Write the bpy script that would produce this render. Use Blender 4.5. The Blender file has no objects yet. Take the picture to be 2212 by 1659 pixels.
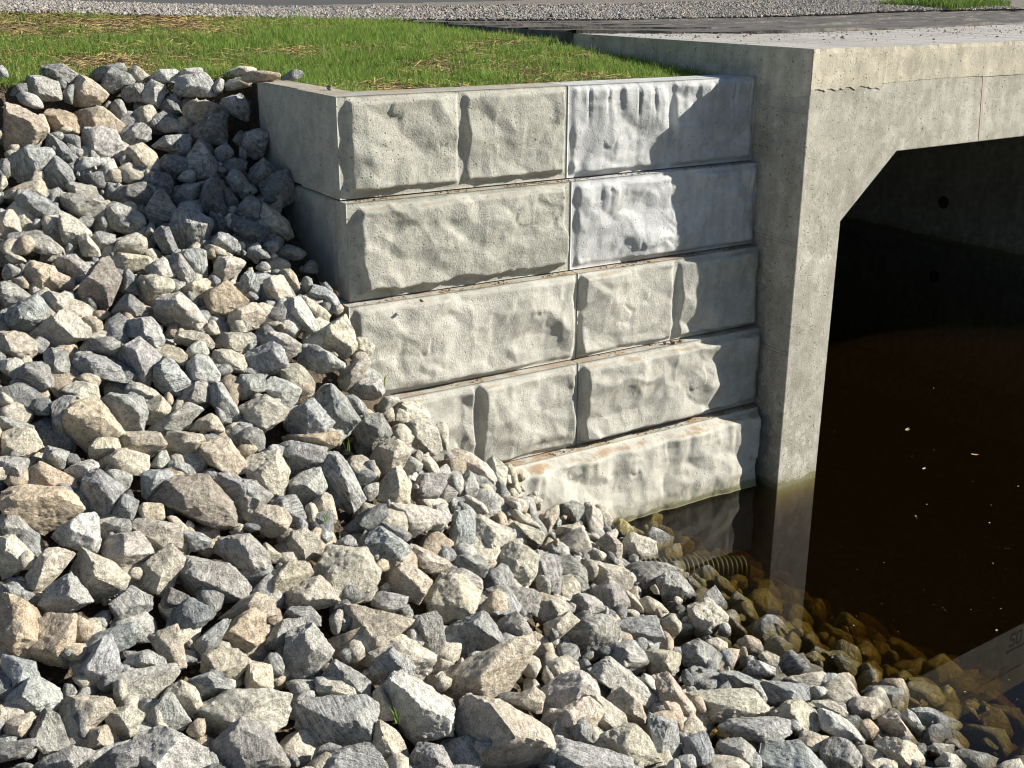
import bpy, math, random
import numpy as np

# ---------------------------------------------------------------- scene scale
# All layout below is worked out in "course heights" (one wall block = 0.4572 m)
# and turned into metres by M(): water surface is z = 0.
K = 0.4572
ZW = 4.988
def M(a):
    a = np.asarray(a, dtype=float) * K
    a[..., 2] += ZW * K
    return a

S = bpy.context.scene
COL = S.collection

# ---------------------------------------------------------------- camera
F = 2542.45                      # focal length in pixels of a 2212 px wide picture
CAM = np.array([-4.7645, -10.5564, 1.0131])
YAW, PITCH, ROLL = 0.57, 0.3272, 0.0047
_cy, _sy, _cp, _sp, _cr, _sr = (math.cos(YAW), math.sin(YAW), math.cos(PITCH), math.sin(PITCH), math.cos(ROLL), math.sin(ROLL))
_f0 = np.array([_sy, _cy, 0.0]); _r0 = np.array([_cy, -_sy, 0.0]); _z = np.array([0, 0, 1.0])
FWD = _f0 * _cp - _z * _sp
_u0 = _f0 * _sp + _z * _cp
RIGHT = _r0 * _cr + _u0 * _sr
UP = -_r0 * _sr + _u0 * _cr
cd = bpy.data.cameras.new('camera')
cd.sensor_width = 36.0
cd.lens = 36.0 * F / 2212.0
cd.clip_start = 0.05
cd.clip_end = 2000.0
cam = bpy.data.objects.new('camera', cd)
COL.objects.link(cam)
import mathutils
mw = mathutils.Matrix.Identity(4)
loc = M(CAM)
for i in range(3):
    mw[i][0], mw[i][1], mw[i][2], mw[i][3] = RIGHT[i], UP[i], -FWD[i], loc[i]
cam.matrix_world = mw
S.camera = cam

def ray(x, y):                   # direction of a picture point (2212 x 1659 grid), depth 1
    return FWD + RIGHT * ((x - 1106.0) / F) - UP * ((y - 829.5) / F)

# ---------------------------------------------------------------- world, sun, exposure
SUN_AZ, SUN_EL = math.radians(118.5), math.radians(29.2)
world = bpy.data.worlds.new('World')
S.world = world
world.use_nodes = True
wn = world.node_tree.nodes
sky = wn.new('ShaderNodeTexSky')
sky.sky_type = 'NISHITA'
sky.sun_disc = False
sky.sun_elevation = SUN_EL
sky.sun_rotation = SUN_AZ
sky.air_density = 1.0
sky.dust_density = 0.6
sky.ozone_density = 1.2
world.node_tree.links.new(sky.outputs[0], wn['Background'].inputs[0])
wn['Background'].inputs[1].default_value = 0.056
sl = bpy.data.lights.new('sun', 'SUN')
sl.energy = 5.0
sl.angle = math.radians(0.53)
sl.color = (1.0, 0.945, 0.83)
sun = bpy.data.objects.new('sun', sl)
COL.objects.link(sun)
_sd = mathutils.Vector((math.sin(SUN_AZ) * math.cos(SUN_EL), math.cos(SUN_AZ) * math.cos(SUN_EL), math.sin(SUN_EL)))
sun.rotation_euler = _sd.to_track_quat('Z', 'Y').to_euler()
sun.location = (6, -6, 8)
S.view_settings.view_transform = 'Standard'
S.view_settings.look = 'None'
S.view_settings.gamma = 1.0
S.view_settings.use_curve_mapping = False
S.view_settings.exposure = 0.9
S.cycles.filter_width = 1.1
S.cycles.max_bounces = 8
S.cycles.transparent_max_bounces = 12
S.cycles.caustics_reflective = False
S.cycles.caustics_refractive = False

# ---------------------------------------------------------------- numeric helpers
def _hash(ix, iy, iz, seed):
    h = (ix.astype(np.int64) * 374761393 + iy.astype(np.int64) * 668265263 + iz.astype(np.int64) * 2147483647 + seed * 1274126177) & 0xFFFFFFFF
    h = ((h ^ (h >> 13)) * 1274126177) & 0xFFFFFFFF
    h = h ^ (h >> 16)
    h = (h * 2246822519) & 0xFFFFFFFF
    h = h ^ (h >> 15)
    return (h & 0xFFFFFF) / float(0xFFFFFF) * 2 - 1
def vnoise(p, seed=0):
    p = np.asarray(p, dtype=float)
    i = np.floor(p).astype(np.int64)
    f = p - i
    f = f * f * f * (f * (f * 6 - 15) + 10)
    r = 0
    for dx in (0, 1):
        wx = f[..., 0] if dx else 1 - f[..., 0]
        for dy in (0, 1):
            wy = f[..., 1] if dy else 1 - f[..., 1]
            for dz in (0, 1):
                wz = f[..., 2] if dz else 1 - f[..., 2]
                r = r + wx * wy * wz * _hash(i[..., 0] + dx, i[..., 1] + dy, i[..., 2] + dz, seed)
    return r
def fbm(p, octv=3, seed=0, gain=0.5):
    p = np.asarray(p, dtype=float)
    a, t, s = 1.0, 0.0, 0.0
    for o in range(octv):
        t = t + a * vnoise(p * (2.03 ** o) + o * 17.3, seed + o)
        s += a
        a *= gain
    return t / s
def sstep(a, b, x):
    t = np.clip((x - a) / (b - a), 0, 1)
    return t * t * (3 - 2 * t)
def p3(x, y, z=0.0):
    return np.stack(np.broadcast_arrays(x, y, z), -1).astype(float)

# ---------------------------------------------------------------- object helpers
def new_mesh(name, verts, faces, mat=None, smooth=False):
    me = bpy.data.meshes.new(name)
    verts = np.asarray(verts, dtype=np.float32)
    if isinstance(faces, np.ndarray):
        n, k = faces.shape
        me.vertices.add(len(verts)); me.vertices.foreach_set('co', verts.ravel())
        me.loops.add(n * k); me.loops.foreach_set('vertex_index', faces.astype(np.int32).ravel())
        me.polygons.add(n); me.polygons.foreach_set('loop_start', np.arange(0, n * k, k, dtype=np.int32))
    else:
        me.from_pydata(verts.tolist(), [], [list(map(int, f)) for f in faces])
    me.update(calc_edges=True)
    me.validate()
    me.polygons.foreach_set('use_smooth', [bool(smooth)] * len(me.polygons))
    if mat:
        me.materials.append(mat)
    return me
def obj(name, me, parent=None, loc=None):
    o = bpy.data.objects.new(name, me)
    COL.objects.link(o)
    if loc is not None:
        o.location = [float(c) for c in loc]
    if parent:
        o.parent = parent
    return o
def thing(name, label, cat, loc, group=None):
    o = bpy.data.objects.new(name, None)
    o.empty_display_size = 0.2
    COL.objects.link(o)
    o.location = [float(c) for c in loc]
    return tag(o, label, cat, group)
def tag(o, label, cat, group=None):
    o['label'] = label
    o['category'] = cat
    if group:
        o['group'] = group
    return o
def kind(o, k):
    o['kind'] = k
    return o
def colour_attr(me, rgba, name='base'):
    at = me.color_attributes.new(name, 'FLOAT_COLOR', 'POINT')
    a = np.asarray(rgba, dtype=np.float32)
    if a.ndim == 1:
        a = np.tile(a, (len(me.vertices), 1))
    at.data.foreach_set('color', a.ravel())
def float_attr(me, val, name='seed'):
    at = me.attributes.new(name, 'FLOAT', 'POINT')
    a = np.broadcast_to(np.asarray(val, dtype=np.float32), (len(me.vertices),)).copy()
    at.data.foreach_set('value', a)
class Acc:
    """collects pieces for one joined mesh"""
    def __init__(s):
        s.v, s.f, s.c, s.sd, s.n = [], [], [], [], 0
    def add(s, v, f, c=None, seed=0.0):
        s.v.append(v); s.f.append(np.asarray(f) + s.n); s.n += len(v)
        if c is not None:
            c = np.asarray(c, dtype=float)
            s.c.append(np.tile(c, (len(v), 1)) if c.ndim == 1 else c)
        s.sd.append(np.full(len(v), seed))
    def mesh(s, name, mat, smooth=True):
        me = new_mesh(name, np.concatenate(s.v), np.concatenate(s.f), mat, smooth)
        if s.c:
            colour_attr(me, np.concatenate(s.c))
        float_attr(me, np.concatenate(s.sd))
        return me
def box_vf(lo, hi):
    x0, y0, z0 = lo; x1, y1, z1 = hi
    v = [(x0, y0, z0), (x1, y0, z0), (x1, y1, z0), (x0, y1, z0), (x0, y0, z1), (x1, y0, z1), (x1, y1, z1), (x0, y1, z1)]
    f = [(0, 3, 2, 1), (4, 5, 6, 7), (0, 1, 5, 4), (1, 2, 6, 5), (2, 3, 7, 6), (3, 0, 4, 7)]
    return np.array(v, float), np.array(f)

# ---------------------------------------------------------------- materials
def mat(name):
    m = bpy.data.materials.new(name)
    m.use_nodes = True
    nt = m.node_tree
    return m, nt, nt.nodes['Principled BSDF']
class N:
    """tiny node-graph writer"""
    def __init__(s, nt):
        s.nt = nt
    def new(s, t, **kw):
        n = s.nt.nodes.new(t)
        for k, v in kw.items():
            setattr(n, k, v)
        return n
    def link(s, a, b):
        s.nt.links.new(a, b)
    def set(s, sock, v):
        if hasattr(v, 'is_output'):
            s.link(v, sock)
        elif isinstance(v, (tuple, list)) and len(v) == 3 and sock.type == 'RGBA':
            sock.default_value = (*v, 1)
        else:
            sock.default_value = v
    def math(s, op, a, b=0.0, c=0.0, clamp=False):
        n = s.new('ShaderNodeMath', operation=op, use_clamp=clamp)
        s.set(n.inputs[0], a); s.set(n.inputs[1], b); s.set(n.inputs[2], c)
        return n.outputs[0]
    def vmath(s, op, a, b=(0, 0, 0)):
        n = s.new('ShaderNodeVectorMath', operation=op)
        s.set(n.inputs[0], a); s.set(n.inputs[1], b)
        return n.outputs[0]
    def noise(s, vec, scale, detail=4, rough=0.55, dist=0.0):
        n = s.new('ShaderNodeTexNoise')
        s.set(n.inputs['Vector'], vec)
        n.inputs['Scale'].default_value = scale; n.inputs['Detail'].default_value = detail
        n.inputs['Roughness'].default_value = rough; n.inputs['Distortion'].default_value = dist
        return n.outputs[0]
    def voro(s, vec, scale, feature='F1'):
        n = s.new('ShaderNodeTexVoronoi', feature=feature)
        s.set(n.inputs['Vector'], vec)
        n.inputs['Scale'].default_value = scale
        return n.outputs[0]
    def ramp(s, fac, lo, hi, a=0.0, b=1.0):
        n = s.new('ShaderNodeMapRange', interpolation_type='SMOOTHSTEP')
        s.set(n.inputs[0], fac)
        n.inputs[1].default_value = lo; n.inputs[2].default_value = hi
        n.inputs[3].default_value = a; n.inputs[4].default_value = b
        return n.outputs[0]
    def mix(s, fac, a, b, blend='MIX'):
        n = s.new('ShaderNodeMix', data_type='RGBA', blend_type=blend)
        s.set(n.inputs[0], fac); s.set(n.inputs[6], a); s.set(n.inputs[7], b)
        return n.outputs[2]
    def scalec(s, col, f):
        return s.mix(1.0, col, s.comb(f), 'MULTIPLY')
    def comb(s, f):
        n = s.new('ShaderNodeCombineColor')
        for i in range(3):
            s.set(n.inputs[i], f)
        return n.outputs[0]
    def pos(s):
        return s.new('ShaderNodeNewGeometry').outputs['Position']
    def sep(s, v):
        n = s.new('ShaderNodeSeparateXYZ'); s.link(v, n.inputs[0])
        return n.outputs
    def map(s, v, scale=(1, 1, 1), loc=(0, 0, 0), rot=(0, 0, 0)):
        n = s.new('ShaderNodeMapping')
        s.link(v, n.inputs[0]); n.inputs[1].default_value = loc; n.inputs[2].default_value = rot; n.inputs[3].default_value = scale
        return n.outputs[0]
    def bump(s, h, strength, dist, prev=None):
        n = s.new('ShaderNodeBump')
        n.inputs['Strength'].default_value = strength; n.inputs['Distance'].default_value = dist
        s.link(h, n.inputs['Height'])
        if prev is not None:
            s.link(prev, n.inputs['Normal'])
        return n.outputs[0]

def rock_material():
    m, nt, b = mat('fractured_rock')
    n = N(nt)
    at = n.new('ShaderNodeAttribute', attribute_name='base')
    sd = n.new('ShaderNodeAttribute', attribute_name='seed')
    P = n.pos()
    off = n.new('ShaderNodeCombineXYZ')
    n.link(sd.outputs['Fac'], off.inputs[0])
    n.link(n.math('MULTIPLY', sd.outputs['Fac'], 0.37), off.inputs[1])
    n.link(n.math('MULTIPLY', sd.outputs['Fac'], 0.71), off.inputs[2])
    vr = n.new('ShaderNodeVectorRotate', rotation_type='EULER_XYZ')
    n.link(P, vr.inputs['Vector'])
    n.link(off.outputs[0], vr.inputs['Rotation'])
    Q = n.vmath('ADD', vr.outputs[0], off.outputs[0])
    big = n.noise(Q, 9, 3, 0.6)
    mott = n.noise(Q, 38, 5, 0.7)
    grain = n.noise(Q, 210, 4, 0.75)
    band = n.noise(n.map(Q, (6, 6, 60)), 2.2, 4, 0.6, 0.6)
    speck = n.voro(Q, 190)
    f = n.math('ADD', n.ramp(mott, 0.3, 0.72, 0.68, 1.26), n.ramp(grain, 0.3, 0.7, -0.36, 0.36))
    f = n.math('ADD', f, n.ramp(big, 0.3, 0.7, -0.14, 0.14))
    f = n.math('ADD', f, n.math('MULTIPLY', n.ramp(band, 0.35, 0.65, -0.34, 0.26), at.outputs['Alpha']))
    dark = n.ramp(speck, 0.08, 0.24, 0.72, 1.0)
    f = n.math('MULTIPLY', f, dark)
    c = n.scalec(at.outputs['Color'], f)
    # pale mineral veins and rusty or earthy patches that belong to the stone
    vein = n.math('ABSOLUTE', n.math('SUBTRACT', n.noise(n.map(Q, (1, 2.2, 1)), 14, 3, 0.6, 1.2), 0.5))
    c = n.mix(n.math('MULTIPLY', n.ramp(vein, 0.012, 0.035, 1.0, 0.0), n.ramp(mott, 0.45, 0.65, 0.0, 0.45)), c, (0.62, 0.61, 0.58))
    rust = n.math('MULTIPLY', n.ramp(n.noise(Q, 12, 4, 0.6), 0.60, 0.74), n.ramp(n.noise(Q, 60, 3, 0.7), 0.42, 0.62))
    c = n.mix(n.math('MULTIPLY', rust, 0.4), c, (0.40, 0.29, 0.17))
    # river-wet stone and algae close to the water surface
    z = n.sep(P)[2]
    zz = n.math('ADD', z, n.math('MULTIPLY', n.math('SUBTRACT', mott, 0.5), 0.06))
    wet = n.ramp(zz, 0.015, 0.055, 1.0, 0.0)
    algae = n.ramp(zz, -0.03, 0.03, 1.0, 0.0)
    c = n.mix(wet, c, n.scalec(c, 0.42))
    c = n.mix(n.math('MULTIPLY', algae, 0.75), c, n.scalec(n.mix(big, (0.24, 0.18, 0.05), (0.13, 0.11, 0.032)), f))
    n.link(c, b.inputs['Base Color'])
    n.link(n.math('SUBTRACT', 0.88, n.math('MULTIPLY', wet, 0.6)), b.inputs['Roughness'])
    b.inputs['Specular IOR Level'].default_value = 0.3
    h = n.math('ADD', n.math('MULTIPLY', mott, 1.0), n.math('MULTIPLY', grain, 0.38))
    h = n.math('ADD', h, n.math('MULTIPLY', n.voro(Q, 46), 0.35))
    h = n.math('ADD', h, n.math('MULTIPLY', n.math('MULTIPLY', band, at.outputs['Alpha']), 0.7))
    n.link(n.bump(h, 1.0, 0.022), b.inputs['Normal'])
    return m

def concrete_material(name, col, warm, pits=1.0, streak=0.5, grainy=1.0, algae=True, blotch=0.0, dirt=0.0):
    m, nt, b = mat(name)
    n = N(nt)
    P = n.pos()
    cloud = n.noise(P, 2.2, 4, 0.6)
    mid = n.noise(P, 11, 5, 0.65, 0.3)
    fine = n.noise(P, 120, 4, 0.7)
    stre = n.noise(n.map(P, (7, 7, 0.7)), 2.0, 4, 0.6)
    f = n.math('ADD', n.ramp(cloud, 0.3, 0.7, 0.88, 1.1), n.ramp(mid, 0.25, 0.75, -0.09, 0.09))
    f = n.math('ADD', f, n.ramp(fine, 0.25, 0.75, -0.09 * grainy, 0.09 * grainy))
    f = n.math('ADD', f, n.ramp(stre, 0.3, 0.7, -0.12 * streak, 0.10 * streak))
    c = n.scalec(n.mix(n.ramp(mid, 0.35, 0.7), col, warm), f)
    hole = n.math('MULTIPLY', n.ramp(n.voro(P, 55), 0.10, 0.22, 1.0, 0.0), n.ramp(n.noise(P, 19, 2, 0.5), 0.42, 0.58))
    big_hole = n.math('MULTIPLY', n.ramp(n.voro(P, 21), 0.07, 0.13, 1.0, 0.0), n.ramp(n.noise(P, 9, 2, 0.5), 0.5, 0.6))
    holes = n.math('MAXIMUM', hole, big_hole)
    c = n.mix(n.math('MULTIPLY', holes, 0.45 * pits), c, (0.16, 0.15, 0.13))
    if blotch:
        bl = n.math('MULTIPLY', n.ramp(n.noise(P, 16, 5, 0.75), 0.52, 0.60), n.ramp(n.noise(P, 1.3, 2, 0.5), 0.48, 0.6))
        c = n.mix(n.math('MULTIPLY', bl, blotch), c, (0.66, 0.65, 0.61))
    if dirt:
        nz = n.sep(n.new('ShaderNodeNewGeometry').outputs['Normal'])[2]
        dm = n.math('MULTIPLY', n.ramp(nz, 0.75, 0.95), n.ramp(n.noise(P, 7, 5, 0.7), 0.42, 0.58))
        c = n.mix(n.math('MULTIPLY', dm, dirt), c, n.mix(fine, (0.22, 0.14, 0.075), (0.42, 0.31, 0.2)))
    if algae:
        z = n.sep(P)[2]
        zz = n.math('ADD', z, n.math('MULTIPLY', n.math('SUBTRACT', mid, 0.5), 0.10))
        c = n.mix(n.ramp(zz, 0.02, 0.045, 0.9, 0.0), c, (0.09, 0.085, 0.03))
        c = n.mix(n.ramp(zz, 0.05, 0.13, 0.4, 0.0), c, (0.27, 0.25, 0.16))
    n.link(c, b.inputs['Base Color'])
    b.inputs['Roughness'].default_value = 0.9
    b.inputs['Specular IOR Level'].default_value = 0.25
    h = n.math('ADD', n.math('MULTIPLY', fine, 0.35 * grainy), n.math('MULTIPLY', mid, 0.5))
    h = n.math('SUBTRACT', h, n.math('MULTIPLY', holes, 1.2 * pits))
    n.link(n.bump(h, 0.85, 0.009), b.inputs['Normal'])
    return m

def attr_material(name, rough=0.8, var=0.35, scale=40, transl=0.0):
    m, nt, b = mat(name)
    n = N(nt)
    at = n.new('ShaderNodeAttribute', attribute_name='base')
    P = n.pos()
    f = n.ramp(n.noise(P, scale, 4, 0.7), 0.25, 0.75, 1 - var, 1 + var)
    c = n.scalec(at.outputs['Color'], f)
    n.link(c, b.inputs['Base Color'])
    b.inputs['Roughness'].default_value = rough
    b.inputs['Specular IOR Level'].default_value = 0.25
    if transl:
        tr = n.new('ShaderNodeBsdfTranslucent')
        n.link(n.scalec(c, 1.6), tr.inputs[0])
        mx = n.new('ShaderNodeMixShader'); mx.inputs[0].default_value = transl
        n.link(b.outputs[0], mx.inputs[1]); n.link(tr.outputs[0], mx.inputs[2])
        n.link(mx.outputs[0], nt.nodes['Material Output'].inputs[0])
    return m

def soil_material(name, a, bcol, scale=6.0):
    m, nt, b = mat(name)
    n = N(nt)
    P = n.pos()
    c = n.mix(n.ramp(n.noise(P, scale, 5, 0.65), 0.35, 0.65), a, bcol)
    c = n.scalec(c, n.ramp(n.noise(P, 150, 4, 0.7), 0.2, 0.8, 0.6, 1.35))
    c = n.mix(n.ramp(n.sep(P)[2], -0.02, 0.05, 1.0, 0.0), c, (0.055, 0.04, 0.014))
    n.link(c, b.inputs['Base Color'])
    b.inputs['Roughness'].default_value = 0.95
    h = n.math('ADD', n.noise(P, 45, 5, 0.7), n.math('MULTIPLY', n.voro(P, 60), 0.8))
    n.link(n.bump(h, 1.0, 0.02), b.inputs['Normal'])
    return m

def road_material():
    m, nt, b = mat('asphalt')
    n = N(nt)
    P = n.pos()
    c = n.mix(n.noise(P, 90, 4, 0.8), (0.035, 0.035, 0.038), (0.075, 0.073, 0.07))
    n.link(c, b.inputs['Base Color'])
    b.inputs['Roughness'].default_value = 0.9
    n.link(n.bump(n.noise(P, 180, 3, 0.7), 0.6, 0.006), b.inputs['Normal'])
    return m

def membrane_material():
    m, nt, b = mat('black_membrane')
    n = N(nt)
    P = n.pos()
    d = n.noise(n.map(P, (1, 3, 1)), 5, 5, 0.7)
    c = n.mix(n.ramp(d, 0.38, 0.68), (0.04, 0.037, 0.035), (0.135, 0.12, 0.105))
    c = n.mix(n.ramp(n.noise(P, 70, 3, 0.8), 0.6, 0.72), c, (0.24, 0.21, 0.18))
    n.link(c, b.inputs['Base Color'])
    b.inputs['Roughness'].default_value = 0.75
    n.link(n.bump(n.noise(P, 22, 4, 0.6), 0.5, 0.02), b.inputs['Normal'])
    return m

def water_material():
    m, nt, b = mat('murky_water')
    n = N(nt)
    nt.nodes.remove(b)
    out = nt.nodes['Material Output']
    P = n.pos()
    ge = n.new('ShaderNodeNewGeometry')
    dt = n.new('ShaderNodeVectorMath', operation='DOT_PRODUCT')
    n.link(ge.outputs['Normal'], dt.inputs[0]); n.link(ge.outputs['Incoming'], dt.inputs[1])
    co = n.math('SUBTRACT', 1.0, n.math('ABSOLUTE', dt.outputs['Value']))
    frs = n.math('ADD', 0.02, n.math('MULTIPLY', 0.98, n.math('POWER', co, 5.0)))     # Schlick, water
    gl = n.new('ShaderNodeBsdfGlossy'); gl.inputs['Roughness'].default_value = 0.0
    gl.inputs['Color'].default_value = (1, 1, 1, 1)
    tr = n.new('ShaderNodeBsdfTransparent'); tr.inputs[0].default_value = (1, 1, 1, 1)
    mx = n.new('ShaderNodeMixShader')
    n.link(frs, mx.inputs[0]); n.link(tr.outputs[0], mx.inputs[1]); n.link(gl.outputs[0], mx.inputs[2])
    n.link(mx.outputs[0], out.inputs['Surface'])
    ab = n.new('ShaderNodeVolumeAbsorption'); ab.inputs[0].default_value = (0.60, 0.49, 0.09, 1); ab.inputs[1].default_value = 8.5
    sc = n.new('ShaderNodeVolumeScatter'); sc.inputs[0].default_value = (0.60, 0.42, 0.16, 1); sc.inputs[1].default_value = 0.075
    ad = n.new('ShaderNodeAddShader')
    n.link(ab.outputs[0], ad.inputs[0]); n.link(sc.outputs[0], ad.inputs[1])
    n.link(ad.outputs[0], out.inputs['Volume'])
    return m

ROCK = rock_material()
C_WARM = concrete_material('concrete_warm', (0.335, 0.333, 0.295), (0.39, 0.385, 0.34), 1.0, 0.3, 1.7, dirt=0.6)
C_BLUE = concrete_material('concrete_pale', (0.42, 0.43, 0.435), (0.46, 0.465, 0.465), 0.5, 0.9, 0.8, dirt=0.08)
C_GREY = concrete_material('concrete_grey', (0.385, 0.38, 0.34), (0.435, 0.425, 0.385), 0.3, 0.3, 1.5, dirt=0.7)
C_CREAM = concrete_material('concrete_cream', (0.44, 0.43, 0.385), (0.47, 0.455, 0.40), 0.5, 0.4, 0.6, dirt=1.0)
C_BOX = concrete_material('concrete_precast', (0.33, 0.315, 0.265), (0.40, 0.385, 0.335), 1.5, 0.8, 1.4, blotch=0.4)
C_DECK = concrete_material('concrete_deck', (0.43, 0.43, 0.42), (0.38, 0.34, 0.30), 0.4, 0.2, 1.2, dirt=0.10)
C_CURB = concrete_material('concrete_curb', (0.39, 0.36, 0.29), (0.46, 0.42, 0.34), 1.3, 1.1, 1.1, dirt=0.3)
SOIL = soil_material('brown_soil', (0.10, 0.07, 0.04), (0.16, 0.12, 0.08))
BED = soil_material('stony_soil', (0.07, 0.052, 0.035), (0.13, 0.10, 0.07), 9)
GRAVEL_BED = soil_material('gravel_bed', (0.16, 0.14, 0.12), (0.24, 0.21, 0.18), 14)
ROAD = road_material()
MEMBRANE = membrane_material()
WATER = water_material()
GRASS = attr_material('grass_blades', 0.6, 0.25, 20, 0.35)
STRAW = attr_material('straw', 0.8, 0.25, 30)
STONES = attr_material('gravel_stones', 0.9, 0.3, 90)
LEAF = attr_material('dead_leaf', 0.7, 0.3, 60)
PIPE, _nt, _b = mat('black_plastic_pipe')
_b.inputs['Base Color'].default_value = (0.07, 0.06, 0.03, 1); _b.inputs['Roughness'].default_value = 0.6
PAINT, _nt, _b = mat('dark_marking')
_b.inputs['Base Color'].default_value = (0.03, 0.03, 0.03, 1); _b.inputs['Roughness'].default_value = 0.8

# ---------------------------------------------------------------- terrain surfaces (course heights)
class TPS:
    def __init__(s, pts, smooth=0.0):
        p = np.array(pts, float); s.xy = p[:, :2]; n = len(p)
        A = np.zeros((n + 3, n + 3))
        A[:n, :n] = s.k(s.xy[:, None, :] - s.xy[None]) + np.eye(n) * smooth
        A[:n, n] = 1; A[:n, n + 1:] = s.xy; A[n, :n] = 1; A[n + 1:, :n] = s.xy.T
        s.w = np.linalg.solve(A, np.concatenate([p[:, 2], [0, 0, 0]])); s.n = n
    @staticmethod
    def k(d):
        r2 = (d ** 2).sum(-1)
        return 0.5 * r2 * np.log(np.maximum(r2, 1e-12))
    def __call__(s, x, y):
        q = np.stack(np.broadcast_arrays(np.asarray(x, float), np.asarray(y, float)), -1)
        sh = q.shape[:-1]; q = q.reshape(-1, 2)
        v = s.k(q[:, None, :] - s.xy[None]) @ s.w[:s.n] + s.w[s.n] + q @ s.w[s.n + 1:]
        return v.reshape(sh)
BANK = TPS([(-.1, 2.0, -.6), (-.1, .9, -1.3), (-.1, .37, -1.75), (-.1, -.17, -2.0), (-.04, -.45, -2.2), (.17, -.45, -2.62), (.38, -.5, -2.97),
            (.91, -.55, -3.5), (1.65, -.65, -3.97), (2.21, -.7, -4.5), (3.08, -.65, -4.9), (3.03, -1.43, -4.99), (2.8, -2.18, -4.99),
            (2.55, -3.3, -4.98), (2.5, -4.0, -4.98), (2.72, -4.6, -4.98), (2.8, -5.2, -4.98), (2.75, -5.8, -4.98), (3.1, -6.6, -5.0),
            (-2.5, 2.8, -.08), (-1.1, 3.3, -.04), (0, 2.62, -.08), (-.57, 2.47, -.37), (-.96, 2.6, -.56), (-1.9, 1.05, -1.2), (-2.9, 1.5, -.85), (-1.9, 2.3, -.6), (-1.0, 1.3, -1.15), (-3.4, -.6, -1.75), (-4.16, -4.13, -3.3), (-2.34, -4.57, -3.78), (-.1, -5.11, -4.32),
            (-6, -7, -3.3), (-3, -8, -3.8), (0, -9, -4.3), (-6.5, 2.3, -.1), (-8, -2, -2.0), (3.7, -3.5, -5.22), (4.6, -2, -5.62), (4.6, -5, -5.5), (3.8, -6, -5.25), (6, -4, -6.5), (6, 0, -6.7), (5, -9, -6)], 0.05)
GRND = TPS([(.4, .45, -.07), (3, .45, -.05), (5.45, .5, -.06), (5.45, .88, -.06), (5.47, 1.34, -.03), (5.49, 2.13, .068), (5.52, 3.2, .125), (5.54, 3.82, .173),
            (5.6, 9.3, .33), (-2.5, 2.8, -.02), (-1.1, 3.4, 0), (0, 2.5, -.03), (-1.2, 9.4, .55), (-6, 9.6, .6), (-6, 3, .05), (-12, 9, .62), (-12, 3, .05), (.4, 2, -.05), (2.5, 4, .14)], 0.01)
SB = 0.1238                       # set-back of each wall course
WX, BX = 5.4276, 15.0
UU = np.array([math.sin(0.0299), math.cos(0.0299), 0.0])
VV = np.array([math.cos(0.0533), math.sin(0.0533), 0.0])
PP = np.array([5.40092, -0.89141, 0.0])     # front corner of the culvert headwall
def eb(e, u, z):
    e, u, z = np.broadcast_arrays(np.asarray(e, float), np.asarray(u, float), np.asarray(z, float))
    q = PP + e[..., None] * VV + u[..., None] * UU
    q[..., 2] = z
    return q
def soil_z(x, y):
    bz = BANK(x, y)
    g = GRND(x, y) + 0.03 * fbm(p3(x * 1.6, y * 1.6), 3, 5)
    s = bz - 0.42 + np.where((x <= .12) & (y > 1), 0.6 * sstep(-.05, .14, bz - g), 0.0)
    s = np.where((x <= .12) & (y > 3.6), 9.0, s)
    left = np.minimum(s, g)
    z = np.where((x > 0.12) & (y > 0.12), g, np.where(x <= 0.12, left, s))
    return np.maximum(z, -7.4)
def grid_faces(nx, ny):
    i = np.arange(nx * ny).reshape(ny, nx)
    return np.stack([i[:-1, :-1], i[:-1, 1:], i[1:, 1:], i[1:, :-1]], -1).reshape(-1, 4)
def sheet(name, xs, ys, zf, m, smooth=True):
    X, Y = np.meshgrid(xs, ys)
    v = p3(X, Y, zf(X, Y)).reshape(-1, 3)
    return kind(obj(name, new_mesh(name, M(v), grid_faces(len(xs), len(ys)), m, smooth)), 'structure')
sheet('bank', np.arange(-14, 5.43, 0.12), np.arange(-15, 9.9, 0.12), soil_z, BED)
sheet('channel_bed', np.arange(5.3, 48, 0.6), np.arange(-40, 44, 0.6),
      lambda x, y: np.where((x < 18.5) | (y > -1.0), np.where((x > 20.6) & (y > -1.0), 0.3, -7.2), np.minimum(-7.2 + (x - 18.5) * 0.9, 0.3)) + 0.1 * fbm(p3(x, y), 3, 9) * (x < 18), BED)
XE = [-14, -6, -1.2, 5.4, 6.3, 8.7, 13, 17, 20, 26, 60]
YE = [9.7, 9.7, 9.3, 9.7, 9.3, 8.3, 8.4, 9.4, 10.6, 11, 12]
def g_edge(x): return np.interp(x, XE, YE)
def road_edge(x): return np.interp(x, [-40, -12, -1, 5, 12, 30, 200], [14, 14.5, 15.0, 16.5, 20, 29, 75])
def shoulder_z(x, d):
    return np.interp(x, [-12, -1, 5.6, 25], [.62, .56, .36, .42]) + 0.05 * np.clip(d, 0, 1) + 0.012 * np.clip(d, 0, 8)
xs = np.concatenate([np.arange(-40, -14, 2), np.arange(-14, 30, 0.25), np.arange(30, 90, 3)])
ds = np.linspace(0, 1, 26)
X, D = np.meshgrid(xs, ds)
Y = g_edge(X) + (road_edge(X) - g_edge(X) + 0.3) * D
Zs = shoulder_z(X, Y - g_edge(X)) + 0.012 * fbm(p3(X * 3, Y * 3), 3, 31)
kind(obj('gravel_shoulder', new_mesh('gravel_shoulder', M(p3(X, Y, Zs).reshape(-1, 3)), grid_faces(len(xs), len(ds)), GRAVEL_BED, True)), 'structure')
ds = np.array([0, .2, 1, 3, 8, 16.])
X, D = np.meshgrid(xs, ds)
Y = road_edge(X) + D
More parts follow.
